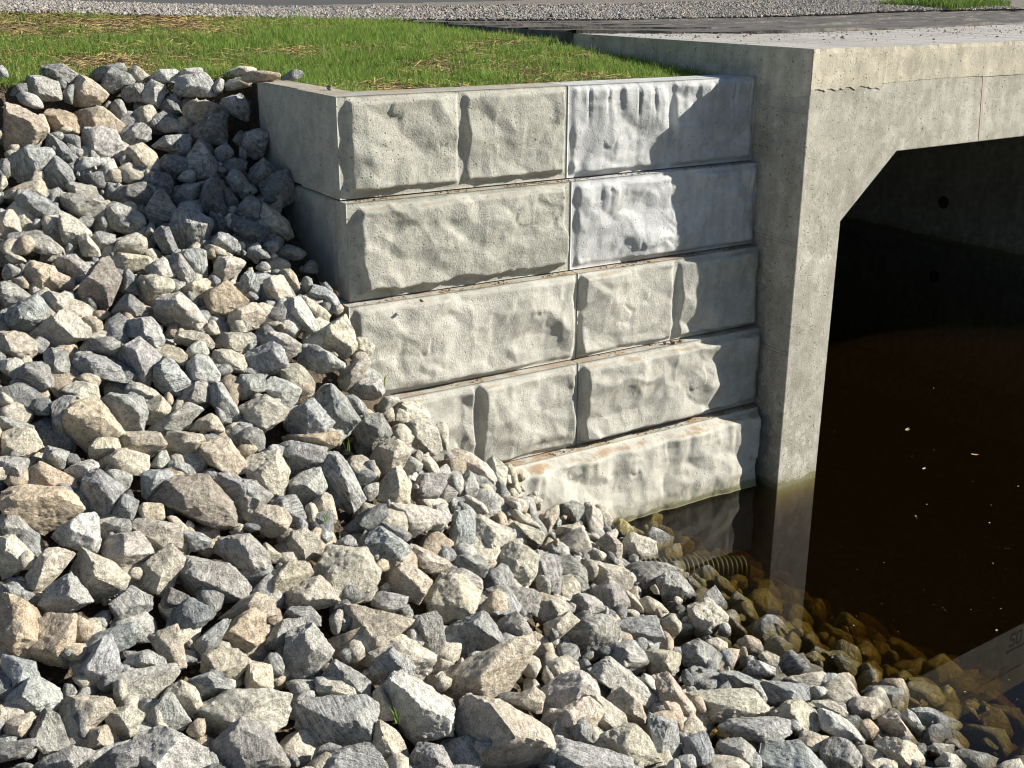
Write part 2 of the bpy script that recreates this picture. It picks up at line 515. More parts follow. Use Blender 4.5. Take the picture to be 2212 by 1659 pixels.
kind(obj('road', new_mesh('road', M(p3(X, Y, shoulder_z(X, 4.0) + 0.05 + 0.015 * np.minimum(D, 6)).reshape(-1, 3)), grid_faces(len(xs), len(ds)), ROAD, True)), 'structure')
def far_v(x0, x1, y0, y1, z): return M(np.array([(x0, y0, z), (x1, y0, z), (x1, y1, z), (x0, y1, z)], float))
kind(obj('far_ground', new_mesh('far_ground', far_v(-3000, 3000, 26, 4000, 0.28), [(0, 1, 2, 3)], soil_material('far_grass', (0.06, 0.10, 0.03), (0.12, 0.12, 0.05), 0.5))), 'structure')
kind(obj('riverside_ground', new_mesh('riverside_ground', far_v(-3000, -13.9, -3000, 26, -0.3), [(0, 1, 2, 3)], bpy.data.materials['far_grass'])), 'structure')

# water: one closed body with a flat top
v, f = box_vf((-1.0, -60, -8.2), (19.5, 60, -ZW))
kind(obj('water', new_mesh('water', M(v), f, WATER)), 'structure')

# ---------------------------------------------------------------- retaining wall of cast blocks
import bmesh
def bev_box(lo, hi, r=0.012, seg=2):
    bm = bmesh.new()
    v, f = box_vf(lo, hi)
    bv = [bm.verts.new(c) for c in v]
    for q in f:
        bm.faces.new([bv[i] for i in q])
    bmesh.ops.bevel(bm, geom=list(bm.edges), offset=r, segments=seg, affect='EDGES', profile=0.6)
    bm.verts.ensure_lookup_table()
    vv = np.array([q.co[:] for q in bm.verts]); ff = [[q.index for q in fc.verts] for fc in bm.faces]
    bm.free()
    return vv, ff
wall = thing('retaining_wall', 'stepped wall of pale rough faced concrete blocks holding back the grass', 'wall', M([2.7, 0, -ZW]))
W0 = np.array(wall.location)
def relief(U, V, w, seed, amp=1.0, flutes=0.0, folds=0.0, cells=5.0, sharp=60):
    rnd = np.random.RandomState(seed)
    wu = U + 0.10 * fbm(p3(U * 3, V * 3, seed), 2, seed); wv = V + 0.10 * fbm(p3(U * 3, V * 3, seed + 50.0), 2, seed + 1)
    def facets(g, sd):           # chiselled planes that meet in creases: linear interpolation over a warped triangle grid
        a_, b_ = wu / g + sd * .37, wv / (g * .85) + sd * .61
        i, j = np.floor(a_).astype(np.int64), np.floor(b_).astype(np.int64)
        x, y = a_ - i, b_ - j
        k0 = np.zeros_like(i)
        H = lambda p, q: _hash(i + p, j + q, k0, sd)
        flip = _hash(i, j, k0 + 7, sd) > 0
        h00, h10, h01, h11 = H(0, 0), H(1, 0), H(0, 1), H(1, 1)
        t1 = np.where(x + y < 1, h00 + x * (h10 - h00) + y * (h01 - h00), h11 + (1 - x) * (h01 - h11) + (1 - y) * (h10 - h11))
        t2 = np.where(x > y, h00 + x * (h10 - h00) + y * (h11 - h10), h00 + y * (h01 - h00) + x * (h11 - h01))
        return np.where(flip, t1, t2)
    h = amp * (0.135 * facets(.36, seed) + 0.045 * facets(.15, seed + 31))
    rid = 1 - np.abs(fbm(p3(U * 2.6, V * 2.6, seed * 1.7), 2, seed + 7)) * 4.5
    h = h + 0.007 * np.clip(rid, 0, 1)
    if flutes:
        fl = np.abs(vnoise(p3(U * 9, V * 0.8, seed * 0.3), seed + 3))
        h = h - flutes * np.clip(1 - fl * 2.6, 0, 1) * (1 - sstep(0.12, 0.55, V))
    if folds:
        fo = vnoise(p3(U * 5.5 + 0.8 * V, V * 0.5, seed * 0.9), seed + 4)
        h = h + folds * fo * (1 - 0.75 * sstep(0.15, 0.75, V)) + folds * 0.3 * vnoise(p3(U * 13, V * 1.1, 3.3), seed + 5) * (1 - sstep(0.1, 0.5, V))
    for _ in range(int(w * .9)):                       # undercut scoops: sharp on one side, fading on the other
        u0, v0, ru, a = rnd.uniform(.15, w - .15), rnd.uniform(.2, .85), rnd.uniform(.035, .11), rnd.uniform(-1.2, 1.2)
        du = (wu - u0) * math.cos(a) + (wv - v0) * math.sin(a); dv = -(wu - u0) * math.sin(a) + (wv - v0) * math.cos(a)
        h = h - 0.014 * sstep(0.0, 0.012, dv + 1.2 * du * du / ru) * np.exp(-(np.clip(dv, 0, 9) / (ru * 0.8)) ** 2) * (1 - sstep(ru, ru * 1.5, np.abs(du)))
    h = h + 0.008 * fbm(p3(U * 8, V * 8, seed), 4, seed + 11, .6)
    return h
def block(k, x0, x1, seed, m, groove=None, ragged=False, mL=.03, mR=.03, mT=.03, mB=.03, bulge=.085, amp=.36, sharp=90, depth=.44, extra=(), rise=.05, wig=.035, round_r=0.0, **kw):
    w = x1 - x0
    st = 0.0175
    nu, nv = int(w / st) + 1, int(0.985 / st) + 1
    u = np.linspace(0, w, nu); v = np.linspace(0, 0.985, nv)
    U, V = np.meshgrid(u, v)
    def wg(i): return wig * fbm(p3(U * 3.2, V * 3.2, seed * 3.1 + i * 9), 3, seed + 20 + i)
    d = np.minimum(np.minimum(U - mL + np.abs(wg(0)) * -1.0, w - U - mR - np.abs(wg(1))), np.minimum(V - mT - 0.6 * np.abs(wg(2)), 0.985 - V - mB - 0.7 * np.abs(wg(3))))
    if groove:
        d = np.minimum(d, np.abs(U - groove) - 0.028 - (0.5 if ragged else 0.08) * np.abs(wg(4)) * (U > groove))
    mk = sstep(0, rise, d)
    h = mk * np.maximum(bulge + relief(U, V, w, seed, amp=amp, sharp=sharp, **kw), 0.3 * bulge)
    if round_r:
        h = h * np.sqrt(np.clip((w - U) / round_r, 0.0, 1.0))
    Yf = -k * SB - h
    Z = -k - V - 0.004
    pts = p3(x0 + U, Yf, Z).reshape(-1, 3)
    faces = [tuple(q) for q in grid_faces(nu, nv)[:, ::-1]]
    idx = np.arange(nu * nv).reshape(nv, nu)
    loop = np.concatenate([idx[0, :], idx[1:, -1], idx[-1, -2::-1], idx[-2:0:-1, 0]])
    n0 = len(pts)
    back = pts[loop].copy(); back[:, 1] = -k * SB + depth
    pts = np.concatenate([pts, back])
    L = len(loop)
    for i in range(L):
        j = (i + 1) % L
        faces.append((loop[j], loop[i], n0 + i, n0 + j))
    faces.append(tuple(range(n0, n0 + L)))
    for lo, hi in extra:
        vv, ff = bev_box(lo, hi)
        nn = len(pts)
        pts = np.concatenate([pts, vv]); faces += [tuple(i + nn for i in q) for q in ff]
    vm = M(pts)
    me = new_mesh('concrete_block', vm - W0, [tuple(map(int, q)) for q in faces[::1]], m)
    sm = np.zeros(len(me.polygons), bool); sm[:(nu - 1) * (nv - 1)] = True
    me.polygons.foreach_set('use_smooth', sm)
    return obj('concrete_block', me, wall)
block(0, 0.0, 2.685, 11, C_WARM, groove=1.362, ragged=True, mL=.075, mT=.012, mB=.05, extra=[((0.003, .43, -.988), (.385, .96, -.003))], bulge=.065, cells=7)
block(0, 2.70, WX, 12, C_BLUE, groove=1.415, mL=.03, mR=.015, mT=.01, mB=.02, round_r=.10, flutes=.035, bulge=.055, amp=.30)
block(1, 0.0, 2.66, 13, C_WARM, mL=.075, mB=.05, mT=.03, depth=.24, bulge=.085, cells=7, amp=.36, wig=.10)
block(1, 2.68, WX - .01, 14, C_BLUE, mL=.04, mR=.015, mB=.02, round_r=.12, bulge=.06, flutes=.012, amp=.42, sharp=60)
block(2, -.07, 2.69, 15, C_GREY, mL=.04, mT=.015, mB=.015, bulge=.06, amp=.34, cells=7, sharp=45)
block(2, 2.705, WX, 16, C_GREY, groove=1.403, mL=.01, mR=.015, mT=.015, mB=.015, bulge=.06, round_r=.10, amp=.36, sharp=60)
block(3, -.05, 2.635, 27, C_GREY, groove=1.354, mT=.02, mB=.015, bulge=.07, amp=.4, sharp=50)
block(3, 2.65, WX, 18, C_GREY, mL=.02, mR=.015, mT=.03, bulge=.11, round_r=.14, amp=.36, wig=.06)
block(4, 0.9, WX - .06, 19, C_CREAM, mL=.03, mR=.015, mT=.0, mB=-.2, bulge=.16, rise=.11, wig=.02, round_r=.10, folds=.030, amp=.25)
def cast_piece(lo, hi, r, seg, m):
    vv, ff = bev_box(lo, hi, r, seg)
    obj('concrete_block', new_mesh('concrete_block', M(vv) - W0, ff, m), wall)
cast_piece((.035, .972, -.99), (.39, 2.155, -.002), .025, 3, C_WARM)
cast_piece((.035, .245, -1.985), (.385, 1.9, -1.015), .07, 5, C_WARM)
cast_piece((.06, .16, -4.95), (.40, 1.9, -2.0), .03, 3, C_GREY)
# crumbs of soil washed onto the ledges
acc = Acc(); rnd = np.random.RandomState(3)
oct_v = np.array([(1, 0, 0), (-1, 0, 0), (0, 1, 0), (0, -1, 0), (0, 0, 1), (0, 0, -1)], float)
oct_f = np.array([(0, 2, 4), (2, 1, 4), (1, 3, 4), (3, 0, 4), (2, 0, 5), (1, 2, 5), (3, 1, 5), (0, 3, 5)])
def stones(acc, P, r, rnd, cols, flat=0.7):
    n = len(P)
    v = oct_v[None] * (1 + rnd.uniform(-.35, .35, (n, 6, 1)))
    v = v + rnd.uniform(-.3, .3, (n, 6, 3))
    v[..., 2] *= flat
    v = v * r[:, None, None]
    a = rnd.uniform(0, 6.28, n); c, s = np.cos(a)[:, None], np.sin(a)[:, None]
    v = np.stack([v[..., 0] * c - v[..., 1] * s, v[..., 0] * s + v[..., 1] * c, v[..., 2]], -1) + P[:, None, :]
    f = oct_f[None] + (np.arange(n) * 6)[:, None, None]
    acc.add(v.reshape(-1, 3), f.reshape(-1, 3), np.repeat(cols, 6, 0))
n = 900
kk = rnd.choice([1, 2, 3, 4], n, p=[.3, .3, .15, .25]); xx = rnd.uniform(0.05, 5.3, n)
keep = fbm(p3(xx * 2.5, kk * 7.0), 2, 4) > -0.1
kk, xx = kk[keep], xx[keep]
yy = -kk * SB + rnd.uniform(0.0, .115, len(kk)) - .005
P = p3(xx, yy, -kk + 0.002)
c = np.array([.20, .135, .075, 1]) * rnd.uniform(.7, 1.5, (len(P), 1)); c[:, 3] = 1
stones(acc, M(P) - W0, rnd.uniform(.002, .0065, len(P)), rnd, c)
kind(obj('ledge_soil', acc.mesh('ledge_soil', STONES, False), wall), 'stuff')

# ---------------------------------------------------------------- box culvert
cul = thing('box_culvert', 'precast concrete box culvert with chamfered opening over dark brown water', 'culvert', M(eb(7, 0, -ZW)))
C0 = np.array(cul.location)
ZT, ZB, ZJ = 0.3493, -0.9037, -0.068
LEN = 34.0
prof = [(0, -7.5), (0, ZJ + .06), (BX, ZJ + .06), (BX, -7.5), (BX - .72, -7.5), (BX - .72, -1.67), (BX - 1.68, ZB), (1.68, ZB), (.745, -1.67), (.715, -7.5)]
n = len(prof)
pv = np.concatenate([eb([p[0] for p in prof], [u] * n, [p[1] for p in prof]) for u in (0, LEN)])
pf = [tuple(range(n))[::-1], tuple(range(n, 2 * n))] + [(i, (i + 1) % n, n + (i + 1) % n, n + i) for i in range(n)]
o = obj('precast_box', new_mesh('precast_box', M(pv) - C0, pf, C_BOX), cul)
bv = o.modifiers.new('edge', 'BEVEL'); bv.width = 0.006; bv.segments = 2; bv.limit_method = 'ANGLE'
# floor slab inside
pv = np.concatenate([eb([.7, BX - .7, BX - .7, .7], [0.02, 0.02, LEN, LEN], [-7.15] * 4)])
obj('floor_slab', new_mesh('floor_slab', M(pv) - C0, [(0, 1, 2, 3)], C_BOX), cul)
# cast-in-place curb: front skin with a ragged lower edge, top surface, side
es = np.linspace(0, BX, 420); vs = np.linspace(0, 1, 9)
E_, V_ = np.meshgrid(es, vs)
rag = np.where(E_ < 1.25, -.025 - .06 * np.clip(np.abs(vnoise(p3(E_ * 9, 0.3), 5)) * 2 - .35, 0, 1) * (.6 + .5 * vnoise(p3(E_ * 23, 1.3), 5)), 0.02 * vnoise(p3(E_ * .8, 7.5), 16)) + 0.012 * vnoise(p3(E_ * 6, .5), 6)
zb_ = ZJ + rag
Zc = ZT - 0.012 * np.abs(vnoise(p3(E_ * 14, 0.1), 8)) * (V_ < .05) - (ZT - zb_) * V_
outw = np.where(E_ < 1.3, -.010, -.004) - 0.007 * np.clip(fbm(p3(E_ * 1.1, V_ * .6), 3, 3) + .1, 0, 1) + 0.010 * (V_ < .06) * (vnoise(p3(E_ * 11, 2.2), 9) > .1)
fv = eb(E_, outw, Zc).reshape(-1, 3)
ff = [tuple(q) for q in grid_faces(len(es), len(vs))[:, ::-1]]
nn = len(fv); ne = len(es)
tv = eb(es, np.full(ne, LEN), np.full(ne, ZT)); bvv = eb(es, np.full(ne, .03), zb_[-1])
fv = np.concatenate([fv, tv, bvv])
for i in range(ne - 1):
    ff.append((i, i + 1, nn + i + 1, nn + i))
    a = (len(vs) - 1) * ne
    ff.append((a + i + 1, a + i, nn + ne + i, nn + ne + i + 1))
# side skin
us = np.linspace(0, LEN, 300); U_, V_ = np.meshgrid(us, vs)
rg = np.where(U_ < 1.2, -.02 - .11 * np.clip(np.abs(vnoise(p3(U_ * 7, 4.3), 15)) * 2 - .35, 0, 1), 0.0)
Zs_ = ZT - (ZT - (ZJ + rg)) * V_
sv = eb(np.full(U_.shape, -.010), U_ - 0.012, Zs_).reshape(-1, 3)
n2 = len(fv)
ff += [tuple(i + n2 for i in q) for q in grid_faces(len(us), len(vs))]
fv = np.concatenate([fv, sv])
o = obj('curb_slab', new_mesh('curb_slab', M(fv) - C0, ff, C_CURB), cul)
o.data.materials.append(C_DECK)
for pl_ in o.data.polygons:
    if pl_.normal.z > .8:
        pl_.material_index = 1
for z, h in ((-.345, .012), (-.375, .012), (-1.86, .012), (-1.895, .010), (-3.21, .010), (-3.25, .010)):
    vv, q = box_vf((-.007, 0.02, z), (.01, 3.0, z + h))
    vv = eb(vv[:, 0], vv[:, 1], vv[:, 2] + (vv[:, 1]) * 0.005)
    obj('form_line', new_mesh('form_line', M(vv) - C0, q, C_BOX), cul)
# rust streak at the joint of two castings
vv, q = box_vf((3.28, -.0045, ZB + .02), (3.33, .01, -.08)); vv = eb(vv[:, 0] + (vv[:, 2] < -.5) * .08, vv[:, 1], vv[:, 2])
rm, _nt, _b = mat('rusty_seam'); _b.inputs['Base Color'].default_value = (.37, .32, .26, 1); _b.inputs['Roughness'].default_value = .9
obj('joint_seam', new_mesh('joint_seam', M(vv) - C0, q, rm), cul)
# lifting hole on the far inner wall
t = np.linspace(0, 2 * math.pi, 20, endpoint=False)
hv = eb(np.full(20, BX - .724), 8.3 + .16 * np.cos(t), -4.05 + .16 * np.sin(t))
obj('lifting_hole', new_mesh('lifting_hole', M(hv) - C0, [tuple(range(20))[::-1]], PAINT), cul)
# date marks pressed into the headwall (seen only mirrored in the water)
def strokes(e0, z0, s, segs):
    for (a, b, c, d) in segs:
        L = math.hypot(c - a, d - b); nx, nz = -(d - b) / L * .10, (c - a) / L * .10
        q = [(a + nx, b + nz), (a - nx, b - nz), (c - nx, d - nz), (c + nx, d + nz)]
        vv = eb([e0 + s * p[0] for p in q] * 2, [-.004] * 4 + [.01] * 4, [z0 + s * p[1] for p in q] * 2)
        obj('date_mark', new_mesh('date_mark', M(vv) - C0, [(0, 1, 2, 3), (0, 4, 5, 1), (1, 5, 6, 2), (2, 6, 7, 3), (3, 7, 4, 0)], PAINT), cul)
strokes(6.12, -.78, .22, [(0, .95, .55, 1.0), (.55, 1.0, .6, .55), (.6, .55, .05, .35), (.05, .35, 0, 0), (0, 0, .65, .02)])
strokes(6.32, -.78, .22, [(0, 1, 0, 0), (0, 1, .55, 1), (.55, 1, .55, 0), (0, 0, .55, 0)])
strokes(6.05, -.47, .3, [(0, 0, 1.8, 0)])

# black membrane laid over the joint between the box and the roadway
mb = thing('waterproofing_membrane', 'dark wrinkled membrane sheets laid across the concrete deck below the gravel', 'membrane', M(eb(8, 7, ZT)))
M0 = np.array(mb.location)
def near_u(e): return np.interp(e, [-.2, 0, 1.6, 2.9, 6.1, 10.9, 16, 24], [4.8, 4.78, 3.95, 3.3, 3.65, 4.4, 5.0, 6.0])
bands = [(0.0, .22), (.20, .40), (.385, .58), (.565, .78), (.76, 1.0)]
for i, (a, b) in enumerate(bands):
    es = np.linspace(0.0, 22, 240); ts = np.linspace(0, 1, 7)
    E_, T_ = np.meshgrid(es, ts)
    u0 = near_u(E_); u1 = 11.8
    wob = 0.22 * vnoise(p3(E_ * .45, i * 3.7), 40 + i) * (0.3 if i == 0 else 1)
    U_ = u0 + (u1 - u0) * (a + (b - a) * T_) + wob * (1 - T_) + 0.04 * vnoise(p3(E_ * 2.5, i), 50)
    lift = (0.012 + 0.030 * np.clip(vnoise(p3(E_ * 1.1, i * 5.1), 60 + i) + .15, 0, 1)) * (1 - T_) ** 2
    Zm = ZT + .012 + .006 * (len(bands) - i) * 0 + lift + 0.012 * i * 0.3 + 0.008 * fbm(p3(E_ * 3, U_ * 3), 2, 70 + i)
    q = eb(E_, U_, Zm).reshape(-1, 3)
    nn = len(q); ne = len(es)
    lowr = eb(es, U_[0], Zm[0] - lift[0] - 0.014)
    fs = [tuple(x) for x in grid_faces(ne, len(ts))] + [(j + 1, j, nn + j, nn + j + 1) for j in range(ne - 1)]
    obj('membrane_sheet', new_mesh('membrane_sheet', M(np.concatenate([q, lowr])) - M0, fs, MEMBRANE), mb)
us = np.linspace(4.80, 11.8, 60); vs = np.linspace(0, 1, 5)
U_, V_ = np.meshgrid(us, vs)
q = eb(-.028 - .012 * vnoise(p3(U_ * 2, V_ * 2), 80), U_, ZT + .02 - V_ * .75).reshape(-1, 3)
nn = len(q); tq = eb(np.full(60, .05), us, np.full(60, ZT + .022))
fs = [tuple(x) for x in grid_faces(60, 5)] + [(j + 1, j, nn + j, nn + j + 1) for j in range(59)]
obj('side_flap', new_mesh('side_flap', M(np.concatenate([q, tq])) - M0, fs, MEMBRANE), mb)

# ---------------------------------------------------------------- riprap
ROCK_COL = {                     # base colour, banding strength
    'g': ((.40, .405, .395), .8), 'l': ((.56, .555, .52), .35), 'b': ((.59, .545, .455), .15), 't': ((.56, .475, .37), .2),
    'n': ((.37, .335, .29), .3), 'd': ((.26, .265, .265), .6), 'y': ((.36, .31, .14), .2), 'w': ((.34, .29, .21), .2)}
_ico = {}
def ico(sub):
    if sub not in _ico:
        bm = bmesh.new()
        bmesh.ops.create_icosphere(bm, subdivisions=sub, radius=1.0)
        bm.verts.ensure_lookup_table()
        v = np.array([q.co[:] for q in bm.verts]); f = np.array([[q.index for q in fc.verts] for fc in bm.faces])
        bm.free()
        _ico[sub] = (v / np.linalg.norm(v, axis=1, keepdims=True), f)
    return _ico[sub]
def hull2(p):
    p = sorted(set(map(tuple, p)))
    def half(q):
        h = []
        for a in q:
            while len(h) > 1 and (h[-1][0] - h[-2][0]) * (a[1] - h[-2][1]) - (h[-1][1] - h[-2][1]) * (a[0] - h[-2][0]) <= 0:
                h.pop()
            h.append(a)
        return h[:-1]
    return half(p) + half(p[::-1])
def rock_shape(planes, scl, R, sub, seed, rough=1.0, power=16):
    """star-shaped stone bounded by softened planes (n, h); scl/R = axes used only to spread vertices evenly"""
    d, f = ico(sub)
    d = (d * scl) @ R
    d = d / np.linalg.norm(d, axis=1, keepdims=True)
    Nn = np.array([p[0] for p in planes]); H = np.array([p[1] for p in planes])
    q = np.clip(d @ Nn.T / H, 0, None)
    mx = q.max(1)
    r = 1 / (mx * ((q / mx[:, None]) ** power).sum(1) ** (1.0 / power))
    s = float(np.mean(scl))
    p = d * r[:, None]
    nz = 0.030 * fbm(p * (1.3 / s) + seed * 3.7, 3, seed % 997)
    rid = 0.5 - np.abs(fbm(p * (2.6 / s) - seed * 1.3, 3, seed % 991 + 5))
    nz = nz + 0.075 * (rid - 0.4) + 0.055 * fbm(p * (6.5 / s) + seed, 3, seed % 983, 0.65)
    stepn = fbm(p * (1.7 / s) + 9.1 * seed, 2, seed % 977) * 6
    nz = nz + 0.022 * (np.floor(stepn) + sstep(.8, 1.0, stepn - np.floor(stepn)) - stepn)
    return p * (1 + rough * nz)[:, None], f
def sharpen(P):
    """drop the short sides of an outline and let their neighbours meet: fewer, crisper corners"""
    P = [np.array(p) for p in P]
    while len(P) > 5:
        n = len(P)
        L = [np.linalg.norm(P[(i + 1) % n] - P[i]) for i in range(n)]
        per = sum(L); done = False
        for i in np.argsort(L):
            if L[i] > .125 * per:
                break
            a, b, c, d = P[i - 1], P[i], P[(i + 1) % n], P[(i + 2) % n]
            u, w = b - a, c - d
            den = u[0] * w[1] - u[1] * w[0]
            if abs(den) < 1e-9:
                continue
            t = ((d[0] - a[0]) * w[1] - (d[1] - a[1]) * w[0]) / den
            x = a + u * t
            if t > 1 and np.linalg.norm(x - b) < .6 * L[i] + .02 * per and np.linalg.norm(x - c) < .6 * L[i] + .02 * per:
                j = (i + 1) % n
                P[i] = x; P.pop(j)
                done = True
                break
        if not done:
            break
    return [tuple(p) for p in P]
def rock_planes(poly, rg, th, rs):
    """poly: outline (course heights) in the view plane about its centre"""
    P = sharpen(hull2(poly)); n = len(P); pl = []
    V = -FWD
    for i in range(n):
        a, b = np.array(P[i]), np.array(P[(i + 1) % n])
        e = b - a; L = np.linalg.norm(e)
        if L < 1e-6:
            continue
        n2 = np.array([e[1], -e[0]]) / L
        h = max(n2 @ a, 0.03)
        N2 = RIGHT * n2[0] + UP * n2[1]
        for ph in (rs.uniform(.02, .45), -rs.uniform(.1, .7)):
            pl.append((N2 * math.cos(ph) + V * math.sin(ph), h * math.cos(ph)))
    ext = np.array(P)
    ex = max(abs(p[0]) for p in P); ey = max(abs(p[1]) for p in P)
    # big fracture faces that fall away from an off-centre summit
    ax, ay = rs.uniform(-.35, .45) * ex, rs.uniform(-.25, .5) * ey
    A3 = RIGHT * ax + UP * ay + V * th
    k = rs.choice([3, 3, 4, 4, 5]); a0 = rs.uniform(0, 6.28)
    for i in range(k):
        an = a0 + 6.283 * (i + rs.uniform(-.28, .28)) / k
        dx, dy = math.cos(an), math.sin(an)
        reach = max(max(dx * (p[0] - ax) + dy * (p[1] - ay) for p in P), .05)
        s = th * rs.uniform(.5, 1.5) / reach
        nn = V + (RIGHT * dx + UP * dy) * s
        nn = nn / np.linalg.norm(nn)
        pl.append((nn, max(nn @ A3, .02)))
    nn = V + RIGHT * rs.uniform(-.3, .3) + UP * rs.uniform(-.2, .3)
    nn = nn / np.linalg.norm(nn)
    pl.append((nn, (nn @ A3) * rs.uniform(.86, 1.05)))
    for _ in range(2):           # knocked-off corners
        p = P[rs.randint(n)]
        nn = V * rs.uniform(.3, 1.2) + RIGHT * p[0] / ex + UP * p[1] / ey
        nn = nn / np.linalg.norm(nn)
        pl.append((nn, rs.uniform(.80, .95) * max((nn @ (RIGHT * q[0] + UP * q[1])) for q in P) + .25 * th * (nn @ V)))
    for _ in range(4):
        nn = -V + RIGHT * rs.uniform(-.8, .8) + UP * rs.uniform(-.8, .8)
        l = np.linalg.norm(nn)
        pl.append((nn / l, (th * rs.uniform(.7, 1.0) + .3 * (ex + ey) * .5) / l))
    return pl
def hit_bank(x, y):
    d = ray(x, y)
    ts = np.arange(3.0, 40, 0.05)
    q = CAM + ts[:, None] * d
    z = np.where((q[:, 0] <= .1), np.minimum(BANK(q[:, 0], q[:, 1]), GRND(q[:, 0], q[:, 1]) + .03), np.where(q[:, 1] < .05, BANK(q[:, 0], q[:, 1]), 9.0))
    i = int(np.argmax(q[:, 2] < z))
    if q[i, 2] >= z[i]:
        return 12.0
    a, b = q[i - 1, 2] - z[i - 1], q[i, 2] - z[i]
    if z[i] > 5:                 # the wall face stops the line of sight
        return ts[i - 1] - 0.12
    return ts[i - 1] + .05 * a / (a - b)
